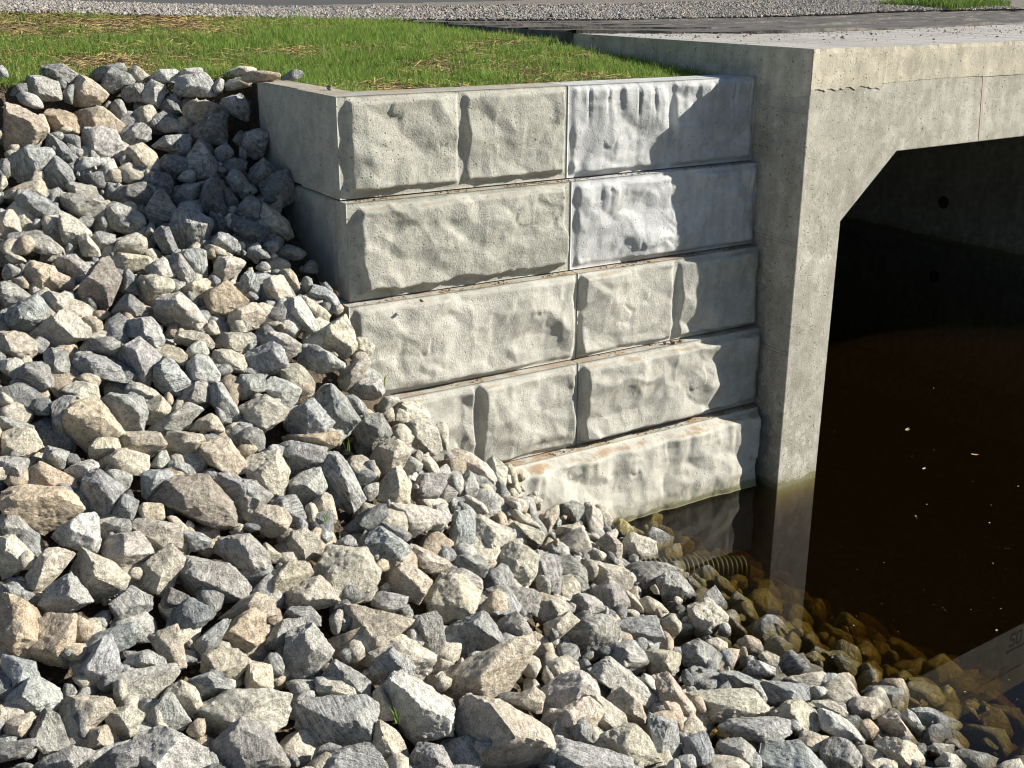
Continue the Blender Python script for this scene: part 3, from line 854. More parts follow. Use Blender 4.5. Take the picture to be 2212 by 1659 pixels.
ROCKS = '''b 446.6,720.7 457.6,707.9 459.9,696.9 470.3,696.4 496,701 520.1,712.6 547.8,728.8 554.8,746.1 552.5,754.2 534,760 517.8,776.2 506.2,776.2 483,760 457.6,740.3
b 419.4,683.6 442.5,675.5 471.5,657 499.2,645.4 527,633.9 535.1,640.8 534,650.1 521.2,661.6 516.6,673.2 517.8,680.2 494.6,696.4 480.7,701 464.5,698.7 450.6,704.5 429.8,698.7
g 297.3,707.9 302.5,698.7 321,697.5 341.8,697.5 359.2,694 370.8,702.1 376,712.6 374.2,734.6 368.5,745 344.2,743.8 338.4,740.3 309.4,742.7 299,726.5
l 133.1,745 138.9,735.7 153.9,727.6 167.8,729.3 185.2,736.9 200.2,745 208.3,755.4 207.2,765.8 210.6,775.1 173.6,784.3 144.7,782 135.4,761.2
g 207.2,756.5 214.1,741.5 233.8,725.3 252.3,723 269.7,731.1 274.3,743.8 289.3,765.8 266.2,778.5 225.7,778.5 209.5,767
b 191,717.2 196.7,707.9 214.1,698.7 232.6,690.6 256,690 273.1,691.7 288.2,696.4 285.9,712.6 278.9,727.6 262.7,725.3 243,723 223.4,733.4 212.9,742.7 196.7,734.6
g 538.5,761.6 556.7,737.4 576.8,743.4 605.1,749.5 629.3,757.6 633.3,777.7 580.9,781.8 540.5,777.7
n 157.4,495.9 166.7,484.3 179.4,477.3 201.4,475.6 211.8,480.8 231.5,502.8 234.4,515.5 230.3,527.1 215.3,529.4 191,517.8 159.7,505.1
g 172.4,578 177.1,565.3 194.4,558.4 214.1,561.8 232.6,567.6 245.4,578 252.3,587.3 246.5,598.9 238.4,604.6 219.9,607 201.4,601.2 185.2,591.9
l 381.2,687.1 389.3,678.4 411.3,679 427.5,695.2 452.9,709.1 446,721.8 451.8,734.6 432.1,739.2 412.4,738 399.7,720.7 391.6,701
b 314.1,569.9 323.3,556 339.5,546.8 355.7,547.9 368.5,553.7 377.7,568.8 377.7,580.3 369.6,600 353.4,601.2 340.7,603.5 334.9,593.1 323.3,582.7
t 0,494.7 11.6,490.1 30.1,486 55.6,487.2 69.4,495.9 78.1,505.1 76.4,515.5 64.8,524.8 45.1,536.9 28.9,525.9 6.9,506.3
g 307.1,767 321,756.5 344.2,747.3 359.2,743.8 373.1,748.4 385.8,765.8 383.5,779.7 344.2,782 315.2,778.5
t 0,600.3 11.6,596.3 23.1,601.5 31.2,611.9 39.3,631.6 39.3,644.3 27.8,661.6 13.9,654.7 4.6,650.1 -9.3,633.9
b 354,643.1 360.4,635 370.8,633.9 396.2,635 412.4,640.8 434.4,655.9 425.2,677.8 418.2,682.5 412.4,668.6 396.2,657 380,662.8 368.5,666.3 355.7,658.2
t 66.5,425.2 70.6,406.7 76.4,402 92.6,398.6 100.7,402 106.5,413.6 120.4,427.5 121.5,436.7 104.2,448.3 88,455.3 81,448.3 69.4,436.7
b 340.7,626.9 343,610.7 351.1,605.5 367.3,608.4 395.1,616.5 412.4,621.1 402,628.1 390.5,633.9 373.1,633.9 358,638.5 365,666.3 354.6,668.6 343,661.6
g 282.2,672.1 286.3,650.1 288.6,632.7 302.5,628.1 316.4,629.2 328,644.3 328,659.3 314.1,680.2 286.3,687.1
l 104.7,685.9 121.5,673.2 143.5,668.6 166.7,664 174.8,663.4 178.8,674.4 167.8,687.1 153.9,701 143.5,709.1 127.3,704.5 109.9,695.2
b 428.1,605.8 431,589.6 441.4,574.6 456.4,575.1 470.3,582.7 480.7,591.9 478.4,601.2 471.5,617.4 454.1,622 432.1,619.7
b 681.7,693 701.9,692 736,689 756.4,697 766.5,711.2 750.3,715.2 710,721.2 695.9,721.2 691.8,707.1
g 760.3,759.6 768.4,743.4 786.6,741.4 806.7,747.5 820.9,761.6 828.9,769.7 800.7,779.8 766.4,777.7
b 69.4,567.6 76.4,556 90.3,552.6 111.1,561.8 122.7,572.2 127.9,580.3 122.7,590.8 104.2,601.2 91.4,607 88,591.9 74.1,574.6
g 72.3,675.5 78.7,666.3 90.3,657 91.4,647.8 100.7,640.8 111.1,642 118,654.7 121.5,668.6 115.7,676.7 104.2,683.6 103,694 90.3,697.5 74.1,695.2
g 561.6,633.6 575.5,623.2 589.3,616.3 610.2,613.4 616,624.4 618.3,633.6 614.8,644 599.8,656.8 581.2,655.6 563.9,646.4
t 34.7,615.9 46.3,613.6 66,615.3 75.2,623.5 74.1,640.8 64.8,650.1 62.5,666.3 46.3,668.6 30.1,659.3 39.3,644.3
g 318.7,468.1 325.6,453 337.2,451.9 347.6,464.6 355.7,480.8 363.3,495.9 361.5,506.3 349.9,516.7 337.2,507.4 330.3,495.9 325.6,485.4
g 441.4,630.4 459.9,622.3 478.4,613 490,618.8 498.1,631.6 496.3,643.1 478.4,654.7 468,655.9 455.3,654.7 449.5,640.8
t 0,109.1 10.4,105.1 23.1,108 38.2,113.8 44,124.2 43.4,133.4 33.6,145 20.8,149.6 11.6,150.8 4.6,145 0,135.8
b 128.5,580.3 144.7,565.3 157.4,552.6 167.8,546.2 178.2,549.1 186.3,557.2 178.2,569.9 171.3,582.7 166.7,596.5 138.9,588.4
b 54.4,713.7 64.8,701 77.5,696.9 92.6,699.8 108.8,698.7 114.6,707.9 104.2,717.2 85.6,728.8 77.5,742.7 69.4,742.7 61.3,721.8
g 81.6,487.8 85.6,473.9 98.4,469.8 111.1,478.5 125,487.8 120.4,499.3 113.4,512.1 105.3,521.3 94.9,515.5 82.2,510.9
l 541.5,689 556.7,676.9 580.9,670.4 595,680.9 599,695 574.8,701.1 544.6,715.2
n 79.9,288.6 85.6,278.2 96.1,265.5 104.2,259.7 112.3,262 119.2,274.7 116.9,288.6 111.1,302.5 100.7,318.1 89.1,311.8 81,297.9
l 4.6,702.1 12.7,691.7 26.6,680.2 38.2,676.7 49.8,683.6 61.3,702.1 54.4,710.8 37,713.7 15,716
g 211.8,553.7 219.9,538.7 240.7,535.8 254.6,541 268.5,554.9 270.8,569.9 265,576.9 254.6,575.7 238.4,565.3
l 588.9,669.8 605.1,661.7 619.2,664.8 639.4,680.9 661.6,701.1 670.6,717.2 655.5,717.2 643.4,707.1 629.3,689 601,682.9
l 37,605.8 46.3,589.6 61.3,578 70.6,572.8 79.9,582.7 89.1,596.5 90.3,602.3 81,607 64.8,615.1 46.3,617.4
b 278.8,603.5 288.6,588.4 304.8,581.5 318.7,575.7 330.3,586.1 338.4,600 338.4,605.8 321,611.6 292.1,610.4
b 448.3,532.9 459.9,522.5 480.7,515.5 496,525.9 513.1,532.9 517.8,545.6 506.2,554.9 496,554.9 476.1,541
l 154.5,311.8 157.4,299 173.6,293.8 185.2,296.7 194.4,304.8 206,318.7 204.8,326.8 192.1,329.1 173.6,332 164.3,328 156.2,318.7
g 215.3,482 219.9,473.9 238.4,479.7 253.5,482 265,490.1 265,504 251.1,520.2 245.4,524.8 234.9,517.8 233.8,506.3 223.4,491.2
t 214.7,637.3 225.7,626.9 239.6,615.3 256,607.8 265,614.2 262.7,640.8 254.6,644.3 245.4,653 230.3,646.6 217.6,646.6
b 544.6,716.2 576.8,701.1 586.9,697 604.1,709.1 593,729.3 572.8,735.4 554.6,729.3
b 490.4,561.9 495.6,552.6 506,545.7 516.4,539.9 530.3,550.3 537.3,560.7 536.1,573.4 528,585 517.6,582.7 504.9,575.8 493.3,568.8
b 598,737.4 617.2,729.3 635.3,725.3 647.4,735.4 655.5,751.5 649.5,763.6 633.3,767.6 621.2,753.5
b 28.9,335.5 46.3,323.3 57.9,316.4 64.8,308.9 71.8,318.7 92.6,328 91.4,337.2 74.1,339.5 60.2,346.5 35.9,348.8
l 98.4,552.6 104.2,541 115.7,535.2 138.9,531.7 145.8,539.8 151.6,550.2 154.5,557.2 143.5,561.8 122.7,566.5 111.1,563
b 246.9,460 255,453 267.8,451.3 278.2,455.3 285.1,466.9 287.5,477.3 282.8,495.9 274.7,497 259.7,487.8 249.3,475
g 167.8,223.7 178.2,209.2 195.6,210.4 212.9,221.4 206,241.1 201.4,248 182.9,249.8 174.8,239.9
g 63.1,653.5 69.4,648.9 89.1,638.5 100.7,631.6 115.7,629.2 127.3,624 135.4,631.6 142.4,640.8 130.8,647.8 116.9,651.2 104.2,640.8 90.3,655.9 74.1,665.1 64.8,661.6
l 47.5,537.5 60.2,527.1 81,514.4 93.7,512.1 97.8,520.2 99.5,541 96.1,553.1 85.6,551.4 71.8,544.5 54.4,543.3
g 720,725.3 732.1,719.2 772.5,717.2 789.6,720.2 790.6,733.4 776.5,740.4 750.3,737.4 722,735.4
g 280.5,421.5 288.6,413.4 306,402.4 319.9,406.5 329.1,416.9 329.1,427.3 321,437.7 309.4,442.3 289.8,433.1
b 688.9,615.1 693.5,604.7 702.8,603.5 708.5,598.9 719,608.2 727.1,623.2 721.3,627.8 724.7,641.7 710.9,648.7 691.2,632.5
g 649.5,719.2 655.5,716.2 675.7,722.3 682.7,761.6 673.7,767.6 659.5,763.6 650.5,743.4
g 820.9,749.5 833,737.4 849.1,741.4 861.2,755.5 865.2,768.1 841,777.7 822.9,769.7
b 875.3,743.4 889.5,736.4 913.7,743.4 921.7,755.5 917.7,767.6 901.6,777.7 879.4,759.6
b 199.1,668.6 202.5,655.9 216.4,648.9 234.9,646.6 247.7,658.2 248.2,664 231.5,683.6 219.9,677.8 211.8,674.4 200.2,675.5
b 23.7,583.8 32.4,565.3 46.3,549.1 60.2,549.1 75.2,552.6 70.6,561.8 55.6,578 40.5,592.5 28.9,588.4
b 401.4,429.6 409,422.7 425.2,419.2 435.6,426.1 441.4,441.2 443.7,452.7 425.2,459.7 407.8,452.7
g 407.2,763.5 417.1,746.1 424,743.2 432.1,748.4 441.4,746.1 451.8,765.8 448.3,778.5 420.5,778.5 409,775.1
g 28.4,725.3 38.2,712.6 46.3,710.2 56.7,714.9 66,731.1 71.2,745 55.6,751.9 44,753.6 35.9,741.5
g 316.4,399.5 321,386.8 332.6,385 344.2,396 355.7,413.4 356.9,422.7 344.2,436.5 334.9,431.9 330.3,420.3
g 116.9,353.4 129.6,344.2 144.7,343 153.9,351.1 158.6,361.5 153.9,368.5 151.6,378.9 140,383.5 125,377.7 120.9,365
d 166.7,624.6 173.6,610.7 189.8,598 208.3,608.4 214.1,616.5 199.1,629.2 184,642 171.3,633.9
g 99.5,400.9 111.1,393.9 125,396.2 134.2,396.2 143.5,402 147,413.6 142.4,432.1 122.7,432.1 120.4,424 108.8,410.1
g 10.4,155.4 20.8,146.2 32.4,146.2 49.8,149.1 54.4,154.3 46.3,168.2 38.2,178.6 17.4,182 12.2,173.9
g 0,312.9 18.5,307.1 30.1,297.9 39.3,297.9 46.3,306 47.5,314.1 44,323.3 27.8,334.3 13.9,330.3 0,325.6
b 386.4,507.4 392.8,503.4 420.5,506.3 441.4,512.1 439.1,522.5 429.8,528.3 417.1,534 407.8,534 392.8,522.5
g 241.2,357.8 246.9,349.7 270.1,340.5 282.8,348.6 286.3,361.3 285.1,368.3 266.6,375.8 248.1,372.9 242.3,365.9
b 252.7,587.3 268.9,574.6 288.6,561.8 307.1,560.1 309.4,567.6 307.1,578 290.9,585 278.2,596.5 262,597.7
b 240,408.8 246.9,403 263.1,393.7 274.7,400.7 288.6,408.8 285.1,415.7 274.7,425 264.3,431.9 249.3,426.1 240,418
g 137.7,728.8 148.1,710.2 163.2,695.2 171.3,692.9 177.1,703.3 191,721.8 191,731.1 177.1,721.8 162,727.6 137.7,733.4
b 198.5,454.2 207.2,442.6 222.2,435.7 230.3,440.3 239.6,454.2 244.8,462.3 241.9,471.6 232.6,476.2 217.6,468.1 199.1,458.8
g 399.7,632.7 407.8,623.5 421.7,615.3 435.6,611.3 441.4,618.8 441.4,632.7 444.3,642 435.6,657 422.9,645.4 412.4,639.7
g 13.3,201.7 18.5,193.6 25.5,189 37,194.8 49.8,200.6 61.3,211 56.7,221.4 41.7,226 26.6,222.6 17.4,209.8
b 774.5,713.2 786.6,703.1 808.8,701.1 818.8,713.2 820.9,725.3 800.7,739.4 792.6,731.3
g 366.1,543.3 370.8,531.7 381.2,526.5 391.6,537.5 407.8,544.5 411.3,547.9 402,561.8 392.8,566.5 381.2,564.1 369.6,552.6
b 655.5,674.8 667.6,671.8 676.7,684.9 695.9,709.1 693.8,731.3 683.8,735.4 679.7,707.1 657.5,697
b 368.5,458.8 376.6,448.4 389.3,438.6 398.6,440.3 407.8,447.2 409,455.3 400.9,468.1 387,476.2 373.1,475 369,465.8
g 656.5,580.4 665.7,573.4 676.1,571.1 686.6,581.5 695.2,592 694.7,604.7 680.8,611.6 668,607 662.3,598.9
g 319.9,679 331.4,665.1 343,664 361.5,674.4 371.4,683.6 371.4,700.4 361.5,696.4 344.2,691.7 332.6,685.9
g 258.4,178.6 264.2,172.8 278,170.2 287.3,171.6 294.2,185.5 294.2,199.4 286.1,205.2 275.7,208.7 263,198.2
g 363.8,672.1 378.9,664 392.8,647.8 406.7,658.2 413,670.9 412.4,679 389.3,677.8 381.2,685.9 371.9,687.7
b 132.5,522.5 138.9,517.8 153.9,520.2 173.6,523.6 181.7,531.7 181.1,542.1 173.6,547.9 162,546.8 151.6,549.1 147,537.5 134.2,531.7
g 113.4,607 118,596.5 131.9,586.1 138.9,594.2 151.6,596.5 151.6,610.4 136.6,624.3 115.7,622
d 85.6,765.8 100.7,756.5 115.7,743.8 135.4,741.5 133.1,749.6 136.6,765.8 115.7,772.7 92.6,772.7
g 682.7,646.6 696.9,638.5 712,646.6 726.1,658.7 726.1,666.8 697.9,671.8 683.8,664.8
b 389.3,575.7 398.6,565.9 413.6,566.5 426.3,575.7 432.1,581.5 422.9,596.5 410.1,600 406.7,594.2 391.6,590.8
b 373.1,745 376.6,725.3 381.2,721.2 395.1,729.9 404.3,743.8 410.1,756.5 400.9,763.5 385.8,763.5
g 536.1,554.9 540.7,551.5 559.3,557.2 562.1,567.7 559.3,581.5 559.3,592 546.5,599.5 537.3,590.8 533.8,579.2 538.4,564.2
b 248.7,515.5 260.8,504.5 274.7,506.3 286.3,512.1 292.1,516.7 288.6,527.1 278.2,536.4 273.6,541 264.3,534 250.4,523.6
g 153.3,384.7 155.1,366.1 165.5,356.9 173.6,360.4 185.2,375.4 189.2,383.5 185.2,397.4 165.5,393.9
d 200.2,197.1 206,183.2 212.9,177.4 226.8,185.5 228.6,212.1 223.4,223.7 214.1,222.6 199.1,206.4
b 0,433.4 17.4,427.6 28.9,428.7 35.9,434.5 42.8,447.2 28.9,456.5 13.9,456.5 0,453
g 286.3,492.4 288.6,482 304.8,470.4 315.2,468.1 321,473.9 326.8,486.6 321,495.9 304.8,506.3
g 31.2,768.1 46.3,756.5 71.8,745.5 85.6,749.6 96.1,751.9 81,761.2 71.8,770.4 48.6,775.1
g 0,653.5 17.4,659.3 34.7,662.8 35.9,676.7 22,680.2 12.7,690.6 0,697.5
b 0,537.5 10.4,536.9 23.1,544.5 31.2,552.6 30.1,561.8 13.9,574.6 0,581.5
b 606.1,701.1 615.2,685.9 629.3,691 639.4,699.1 645.4,717.2 645.4,729.3 629.3,725.3 619.2,713.2
t 206.6,304.8 208.3,292.1 219.9,284.6 231.5,285.1 244.2,296.7 243,306 226.8,317.5 210.6,317.5
b 105.9,718.4 113.4,709.1 129.6,705.6 144.7,713.7 137.7,728.8 129.6,738 113.4,742.7 107.6,726.5
g 186.3,162.4 191,149.6 196.7,141.3 203.7,143.9 210.6,156.6 220.5,167 219.9,178.6 206,180.9 193.3,182 187.5,171.6
b 323.3,347.4 330.3,337 330.3,324.3 339.5,318.5 348.8,322 353.4,331.2 356.9,347.4 344.2,362.5 332.6,356.7
g 614.8,623.2 634.5,616.3 648.4,616.3 657.6,622.1 662.3,633.6 661.1,639.4 647.2,644 622.9,637.1
b 378.3,494.7 380,484.3 391.6,469.2 400.9,465.8 409,480.8 410.1,492.4 409,505.1 395.1,505.1 381.2,501.6
g 74.1,371.9 77.5,360.4 85.6,352.8 104.2,356.9 119.2,366.1 121.5,376.6 127.3,383.5 104.2,378.9 83.3,376.6
g 352.3,429.6 356.9,420.3 369.6,413.4 382.4,414.6 389.3,427.3 392.8,433.1 383.5,440 373.1,448.1 355.7,440
l 119.2,325.6 125,321 138.9,318.7 151.6,317.5 158.6,325.6 164.3,340.7 158.6,351.1 149.3,347.6 135.4,340.7 122.7,332.6
l 911.6,709.1 929.8,708.1 958,721.2 962.1,726.3 948,735.4 929.8,743.4 921.7,723.3
l 81,154.3 81.6,139.2 86.2,128.2 101.8,127.1 114.6,130 119.8,140.4 115.7,150.8 112.3,153.1 107.6,160.1 100.7,153.1
g 105.3,213.3 107.6,202.9 115.7,202.3 136.6,209.8 146.4,219.1 142.4,230.7 125,234.1 111.1,228.3
g 240,479.7 249.3,480.8 260.8,488.9 267.2,499.3 263.1,505.1 252.7,510.9 245.8,523.6 240,523.6 233.1,504
b 619.4,551.5 625.2,538.7 632.2,532.9 641.4,538.7 655.3,541 657.6,558.4 647.2,563 638,565.3 627.5,567.7
b 147.6,637.3 162,630.4 175.9,625.2 180.5,633.9 184,651.2 186.3,665.1 179.4,669.7 167.8,664 162,647.8
l 818.8,711.2 826.9,710.2 849.1,721.2 864.2,737.4 861.2,749.5 833,735.4 820.9,729.3
g 605.1,652.7 615.2,643.6 635.3,640.2 644.4,652.7 649.5,664.8 635.3,671.8 613.1,662.7
g 628.7,573.4 638,565.3 650.7,561.9 665.7,563.6 676.1,568.2 676.1,573.4 661.1,578.1 656.5,589.6 643.7,590.8 632.2,581.5
g 277,446.1 290.9,440.9 300.2,444.9 319.9,446.1 325.6,451.9 323.3,462.3 311.8,468.1 297.9,469.8 288.6,457.7
g 409,495.9 413.6,485.4 420.5,473.9 447.2,472.1 449.5,477.3 441.4,492.4 435.6,500.5 420.5,504
b 120.4,438 126.1,432.2 159.7,431.6 164.3,439.1 162,448.4 149.3,457.7 134.2,450.7 120.4,449.6
g 294.4,355.5 308.3,346.8 318.7,346.8 330.3,353.2 344.2,363.6 343,368.3 321,374 308.3,369.4 297.9,361.3
b 99.5,462.3 113.4,451.9 127.3,449.6 136.6,453 148.7,455.3 147.6,468.1 140,475 127.3,471.6 106.5,469.8
g 758.3,683.9 768.4,680.9 790.6,687 806.7,684.9 808.8,701.1 786.6,701.1 774.5,710.2 766.4,699.1
g 476.5,610.5 489.8,596.6 508.3,590.8 517.6,598.9 522.2,607 517.6,612.8 504.9,617.4 492.1,620.9
l 59,201.7 64.8,193.6 81,194.8 99.5,200.6 105.3,206.4 103,214.5 91.4,220.2 76.4,216.8 62.5,208.7
b 580.7,560.7 585.9,559 602.1,567.1 622.9,567.7 632.2,580.4 631,589.6 621.7,587.3 599.8,581.5 589.3,581.5
b 0,332.6 13.9,331.4 25.5,333.7 34.7,341.8 37,351.1 25.5,362.7 15,356.9 0,351.1
l 284.6,322 286.3,301.1 290.9,297.7 300.2,297.1 306,304.6 314.1,318.5 320.4,326.6 314.1,331.2 297.9,330.1 288.6,327.8
b 225.7,323.3 226.8,315.2 238.4,307.1 252.3,302.5 261.6,309.4 265,318.7 254.6,329.1 240.7,332.6 226.8,329.1
b 580.9,694 599,695 611.1,707.1 625.2,715.2 627.3,726.3 609.1,735.4 595,731.3 603.1,711.2 586.9,699.1
t 23.7,273.6 27.8,263.7 35.9,262.2 48.6,265.5 55.6,270.1 57.9,282.8 53.2,290.9 39.3,293.8 31.2,290.9
t 74.6,119.6 79.9,111.5 98.4,108 106.5,110.3 123.8,124.8 116.9,133.4 104.2,128.8 85.6,127.7 78.7,133.4
g 559.8,557.2 569.7,554.9 578.9,563 585.9,573.4 589.3,592 574.3,594.3 561.6,585 561.6,568.8
b 385.8,406.5 393.9,401.2 418.2,400.1 425.2,407.6 429.8,418 420.5,422.7 404.3,427.3 389.3,412.2
g 173.6,97.6 179.4,86 192.1,80.2 207.2,78.1 216.4,90.6 218.7,98.7 212.9,102.8 196.7,100.5 179.4,102.2
g 8.7,387 15,378.9 33.6,382.4 35.9,376.6 25.5,365 37,362.7 46.3,369.6 52.1,387 38.2,392.8 27.8,398.6 15,395.1
d 189.8,128.8 201.4,126.5 217.6,114.9 226.3,110.3 226.8,138.1 219.9,145 204.8,145 191,135.8
t 27.2,477.3 35.9,466.9 48.6,465.2 64.8,473.9 76.4,479.7 74.1,491.2 64.8,487.8 44,486.6 30.1,484.3
b 286.9,543.3 292.1,531.7 304.8,528.3 316.4,536.4 323.9,544.5 321,551.4 308.3,560.7 294.4,556
g 49.2,399.7 54.4,396.2 74.1,397.4 75.2,402 69.4,406.7 68.3,420.5 66,446 54.4,441.4 52.1,413.6
l 720,743.4 732.1,741.4 742.2,738.4 754.3,749.5 757.3,761.6 744.2,769.7 726.1,763.6
l 145.2,431 162,417.1 181.7,405.5 194.4,405.5 204.8,410.1 194.4,418.2 180.5,429.8
b 643.4,650.6 661.6,649.6 681.7,653.7 681.7,664.8 669.6,675.9 651.5,674.8
g 589.3,593.1 604.4,582.7 613.6,581.5 622.9,588.5 629.8,603.5 627.5,608.2 614.8,614 604.4,611.6 603.2,601.2
b 164.3,438 172.4,430.5 201.4,434.5 204.8,440.3 196.7,449.6 180.5,456.5 171.3,458.8 165.5,447.2
g 39.3,177.4 53.2,159.5 61.3,160.1 69.4,167 75.2,178.6 69.4,186.7 57.9,191.3 46.3,189.6
g 189.8,680.2 208.3,673.2 217.6,676.7 237.3,690.6 225.7,696.4 202.5,702.1 195.6,687.1
b 547.7,551.5 565,535.3 580.1,527.2 587,535.3 591.7,548 577.8,557.2 563.9,556.1
d 108.2,198.2 120.4,186.7 138.9,183.2 148.1,190.1 151.6,199.4 141.2,211 126.1,207.5
l 264.3,389.1 268.9,375.8 278.2,376.4 292.1,384.5 300.8,389.1 297.9,403 289.8,409.9 272.4,398.4
b 124.4,156.6 129.6,147.3 138.9,144.4 145.8,145 155.1,153.1 160.9,165.8 159.7,172.8 149.3,176.3 133.1,167
g 680.7,739.4 696.9,733.4 708,737.4 713,750.5 705.9,763.6 687.8,765.6
g 494.4,625.5 504.9,616.3 516.4,611.6 523.4,617.4 533.8,634.8 529.2,639.4 507.2,641.7
b 74.1,96.4 79.9,84.8 86.8,83.1 94.9,86.6 111.1,99.9 103,108 88,111.5 74.1,112
b 849.1,705.1 857.2,697 877.4,698 888.4,709.1 887.4,715.2 875.3,719.2 859.2,722.3 851.1,717.2
l 182.9,367.3 196.7,354.6 208.3,356.9 219.9,374.2 218.7,381.2 206,382.4 189.8,382.4 185.2,373.1
g 259.7,650.1 270.1,631.6 275.9,622.3 302.5,615.3 306,625.8 288.6,632.7 285.1,648.9 273.6,647.8
b 37.6,296.7 50.9,290.9 64.8,296.7 76.4,300.2 82.7,307.1 81,317.5 71.8,321 60.2,309.4 48.6,314.1
l 861.2,695 873.3,687 897.5,685.9 907.6,695 905.6,707.1 893.5,713.2 885.4,705.1
g 207.2,398.6 214.1,381.2 222.2,383.5 226.8,398.6 237.3,407.8 241.9,422.9 236.1,429.8 219.9,413.6
d 109.4,318.7 115.7,302.5 121.5,293.2 130.8,295 143.5,304.8 151.6,315.2 136.6,318.7 121.5,322.2
b 450.1,451.9 455.3,446.7 470.3,453 487.7,464.6 496,478.5 493.5,484.3 480.7,478.5 466.8,470.4 454.1,462.3
g 145.2,212.1 153.9,198.2 158.6,189.6 166.7,194.8 175.9,208.7 171.3,221.4 159.7,226 151.6,228.3
t 180.5,104.5 189.8,100.5 208.3,101 216.4,104.5 218.2,112.6 215.3,120.7 199.1,125.9 191,121.9 182.3,114.9
g 12.2,239.9 18.5,234.1 35.9,230.1 49.8,237.6 60.2,250.3 57.9,253.8 44,255 22,248
b 404.3,563 409,551.4 417.1,546.8 427.5,554.9 441.4,558.4 451.8,563 447.2,571.1 432.1,574.6 418.2,568.8
g 41.7,353.4 46.3,349.4 62.5,347.6 68.3,358 69.4,366.1 71.8,376.6 63.7,382.4 54.4,381.2 48.6,369.6
d 226,215.6 230.6,212.7 243.3,220.2 260.7,224.9 267.6,234.1 269.9,244.5 258.4,245.7 234.1,231.8
b 876.3,719.2 887.4,714.2 897.5,715.2 919.7,745.5 917.7,751.5 897.5,737.4 881.4,733.4
b 274.7,372.9 286.3,364.2 297.9,362.5 306,370.6 315.8,383.3 316.4,401.8 304.8,394.9 297.9,383.3
b 0,726.5 15,717.2 30.1,712.6 34.7,714.9 28.9,729.9 22,741.5 0,742.7
b 56.7,214.5 63.7,209.6 74.1,217.9 90.3,230.7 89.1,235.3 79.9,236.4 76.4,250.3 66,244.5 60.2,229.5
g 485.8,589.6 496.8,586.2 515.3,586.8 531.5,589.1 541.3,594.3 538.4,607 529.2,612.2 519.9,604.7 509.5,592 493.3,597.7
t 46.3,109.1 53.2,106.2 66,111.5 75.2,114.9 77,128.8 79.3,133.4 61.3,138.1 55.6,132.3 48.6,124.2
g 27.2,87.1 33.6,83.1 42.8,81.4 60.2,88.3 63.7,98.7 63.1,106.2 46.3,106.8 31.2,99.9
g 0,508.6 13.9,512.1 26.6,523.6 37,535.2 15,537.5 0,536.4
g 141.2,473.9 149.3,469.8 173.6,471.6 173.6,482 159.7,491.2 148.1,499.9 142.4,497
g 0,455.3 17.4,456.5 27.8,456.5 26.6,465.8 20.8,482 11.6,488.9 5.8,482 0,473.9
g 187.5,648.9 199.1,638.5 221,620 231.5,620.6 225.7,628.1 215.3,637.3 217.6,645.4 203.7,654.7 200.2,662.8 189.8,657
g 567.9,604.7 574.3,594.3 585.9,593.1 599.8,598.9 604.4,609.3 592.8,615.1 581.2,619.7 569.7,614
b 243.6,679 248.8,664 256,662.2 270.8,665.1 273.1,687.1 256,690 245.4,688.3
g 716,670.8 734.2,670.8 762.4,682.9 766.5,695 742.3,689 722.1,687
b 135.4,284 141.2,275.9 151.6,277 155.1,285.1 165.5,277 174.8,280.5 173.6,290.9 159.7,297.9 145.8,301.3 138.9,292.1
b 167.2,689.4 173.6,684.8 184,682.5 196.7,689.4 202,704.5 194.4,712.6 189.8,720.7 180.5,706.8 174.8,694
b 218.7,618.8 225.7,613 243,599.1 256,592.2 268.5,596.8 275.4,607.2 275.4,616.5 262.7,608.4 243,613
b 108.8,249.2 114.6,239.9 136.6,232.4 145.8,238.8 147,248 138.9,255 111.1,255.5
b 261.8,220.2 264.2,204 273.4,208.7 288.5,221.4 293.7,236.4 287.3,239.9 272.3,235.3
b 315.8,687.1 324.5,677.8 340.7,676.1 353.4,685.9 355.7,694 341.8,697.5 319.9,696.4
g 121.5,666.3 130.8,654.7 148.1,650.1 162,657 167.8,665.1 148.1,668.6 130.8,669.7 120.4,676.7
b 336.6,375.2 344.2,367.1 367.3,357.8 370.8,362.5 365,376.4 346.5,391.4 340.7,390.2
g 558.7,508.6 561.6,501.1 573.1,500.5 589.3,507.5 595.7,516.7 592.8,524.8 577.8,524.3 562.7,516.7
d 344.2,527.1 355.7,517.8 373.1,507.4 385.8,504 387,515.5 373.1,522.5 370.8,531.7 351.1,534
b 264.9,286.1 267.8,279.1 279.3,276 286.3,281.5 292.1,295.3 285.1,303.5 270.1,309.2 266.6,300
l 251,345.1 257.4,334.7 267.8,330.6 286.3,334.7 300.2,344 300.2,352.1 286.3,360.2 284,348.6 270.1,341.6
g 83.9,345.3 90.3,338.4 104.2,337 115.7,339.5 127.3,347.6 115.7,351.1 115.7,359.2 100.7,356.9 85.6,352.3
l 347.6,391.4 362.7,377.5 374.2,376.9 382.4,384.5 384.7,392.6 375.4,401.8 362.7,400.7
g 270.1,504 280.5,497 294.4,494.7 301.3,504 308.3,523.6 307.1,528.3 290.9,527.1 292.1,516.7 285.1,509.7
g 53.8,261.4 60.2,256.8 74.1,253.9 83.3,262 92,268.4 89.1,274.7 78.7,278.8 62.5,274.7 56.7,267.8
t 280.5,435.4 300.2,441.2 328,431.9 338.4,434.2 343,440 336.1,447 321,448.1 297.9,447 284,443.5
g 0,282.2 6.9,281.7 17.4,286.3 33.6,297.9 18.5,306 6.9,309.4 0,307.1
b 108.8,262 112.3,253.3 127.3,253.7 148.1,256.2 150.5,263.1 138.9,271.2 125,273.6
b 215.3,340.7 219.9,332.6 246.5,332.6 253.5,338.4 248.8,348.8 238.4,352.3 216.4,347.6
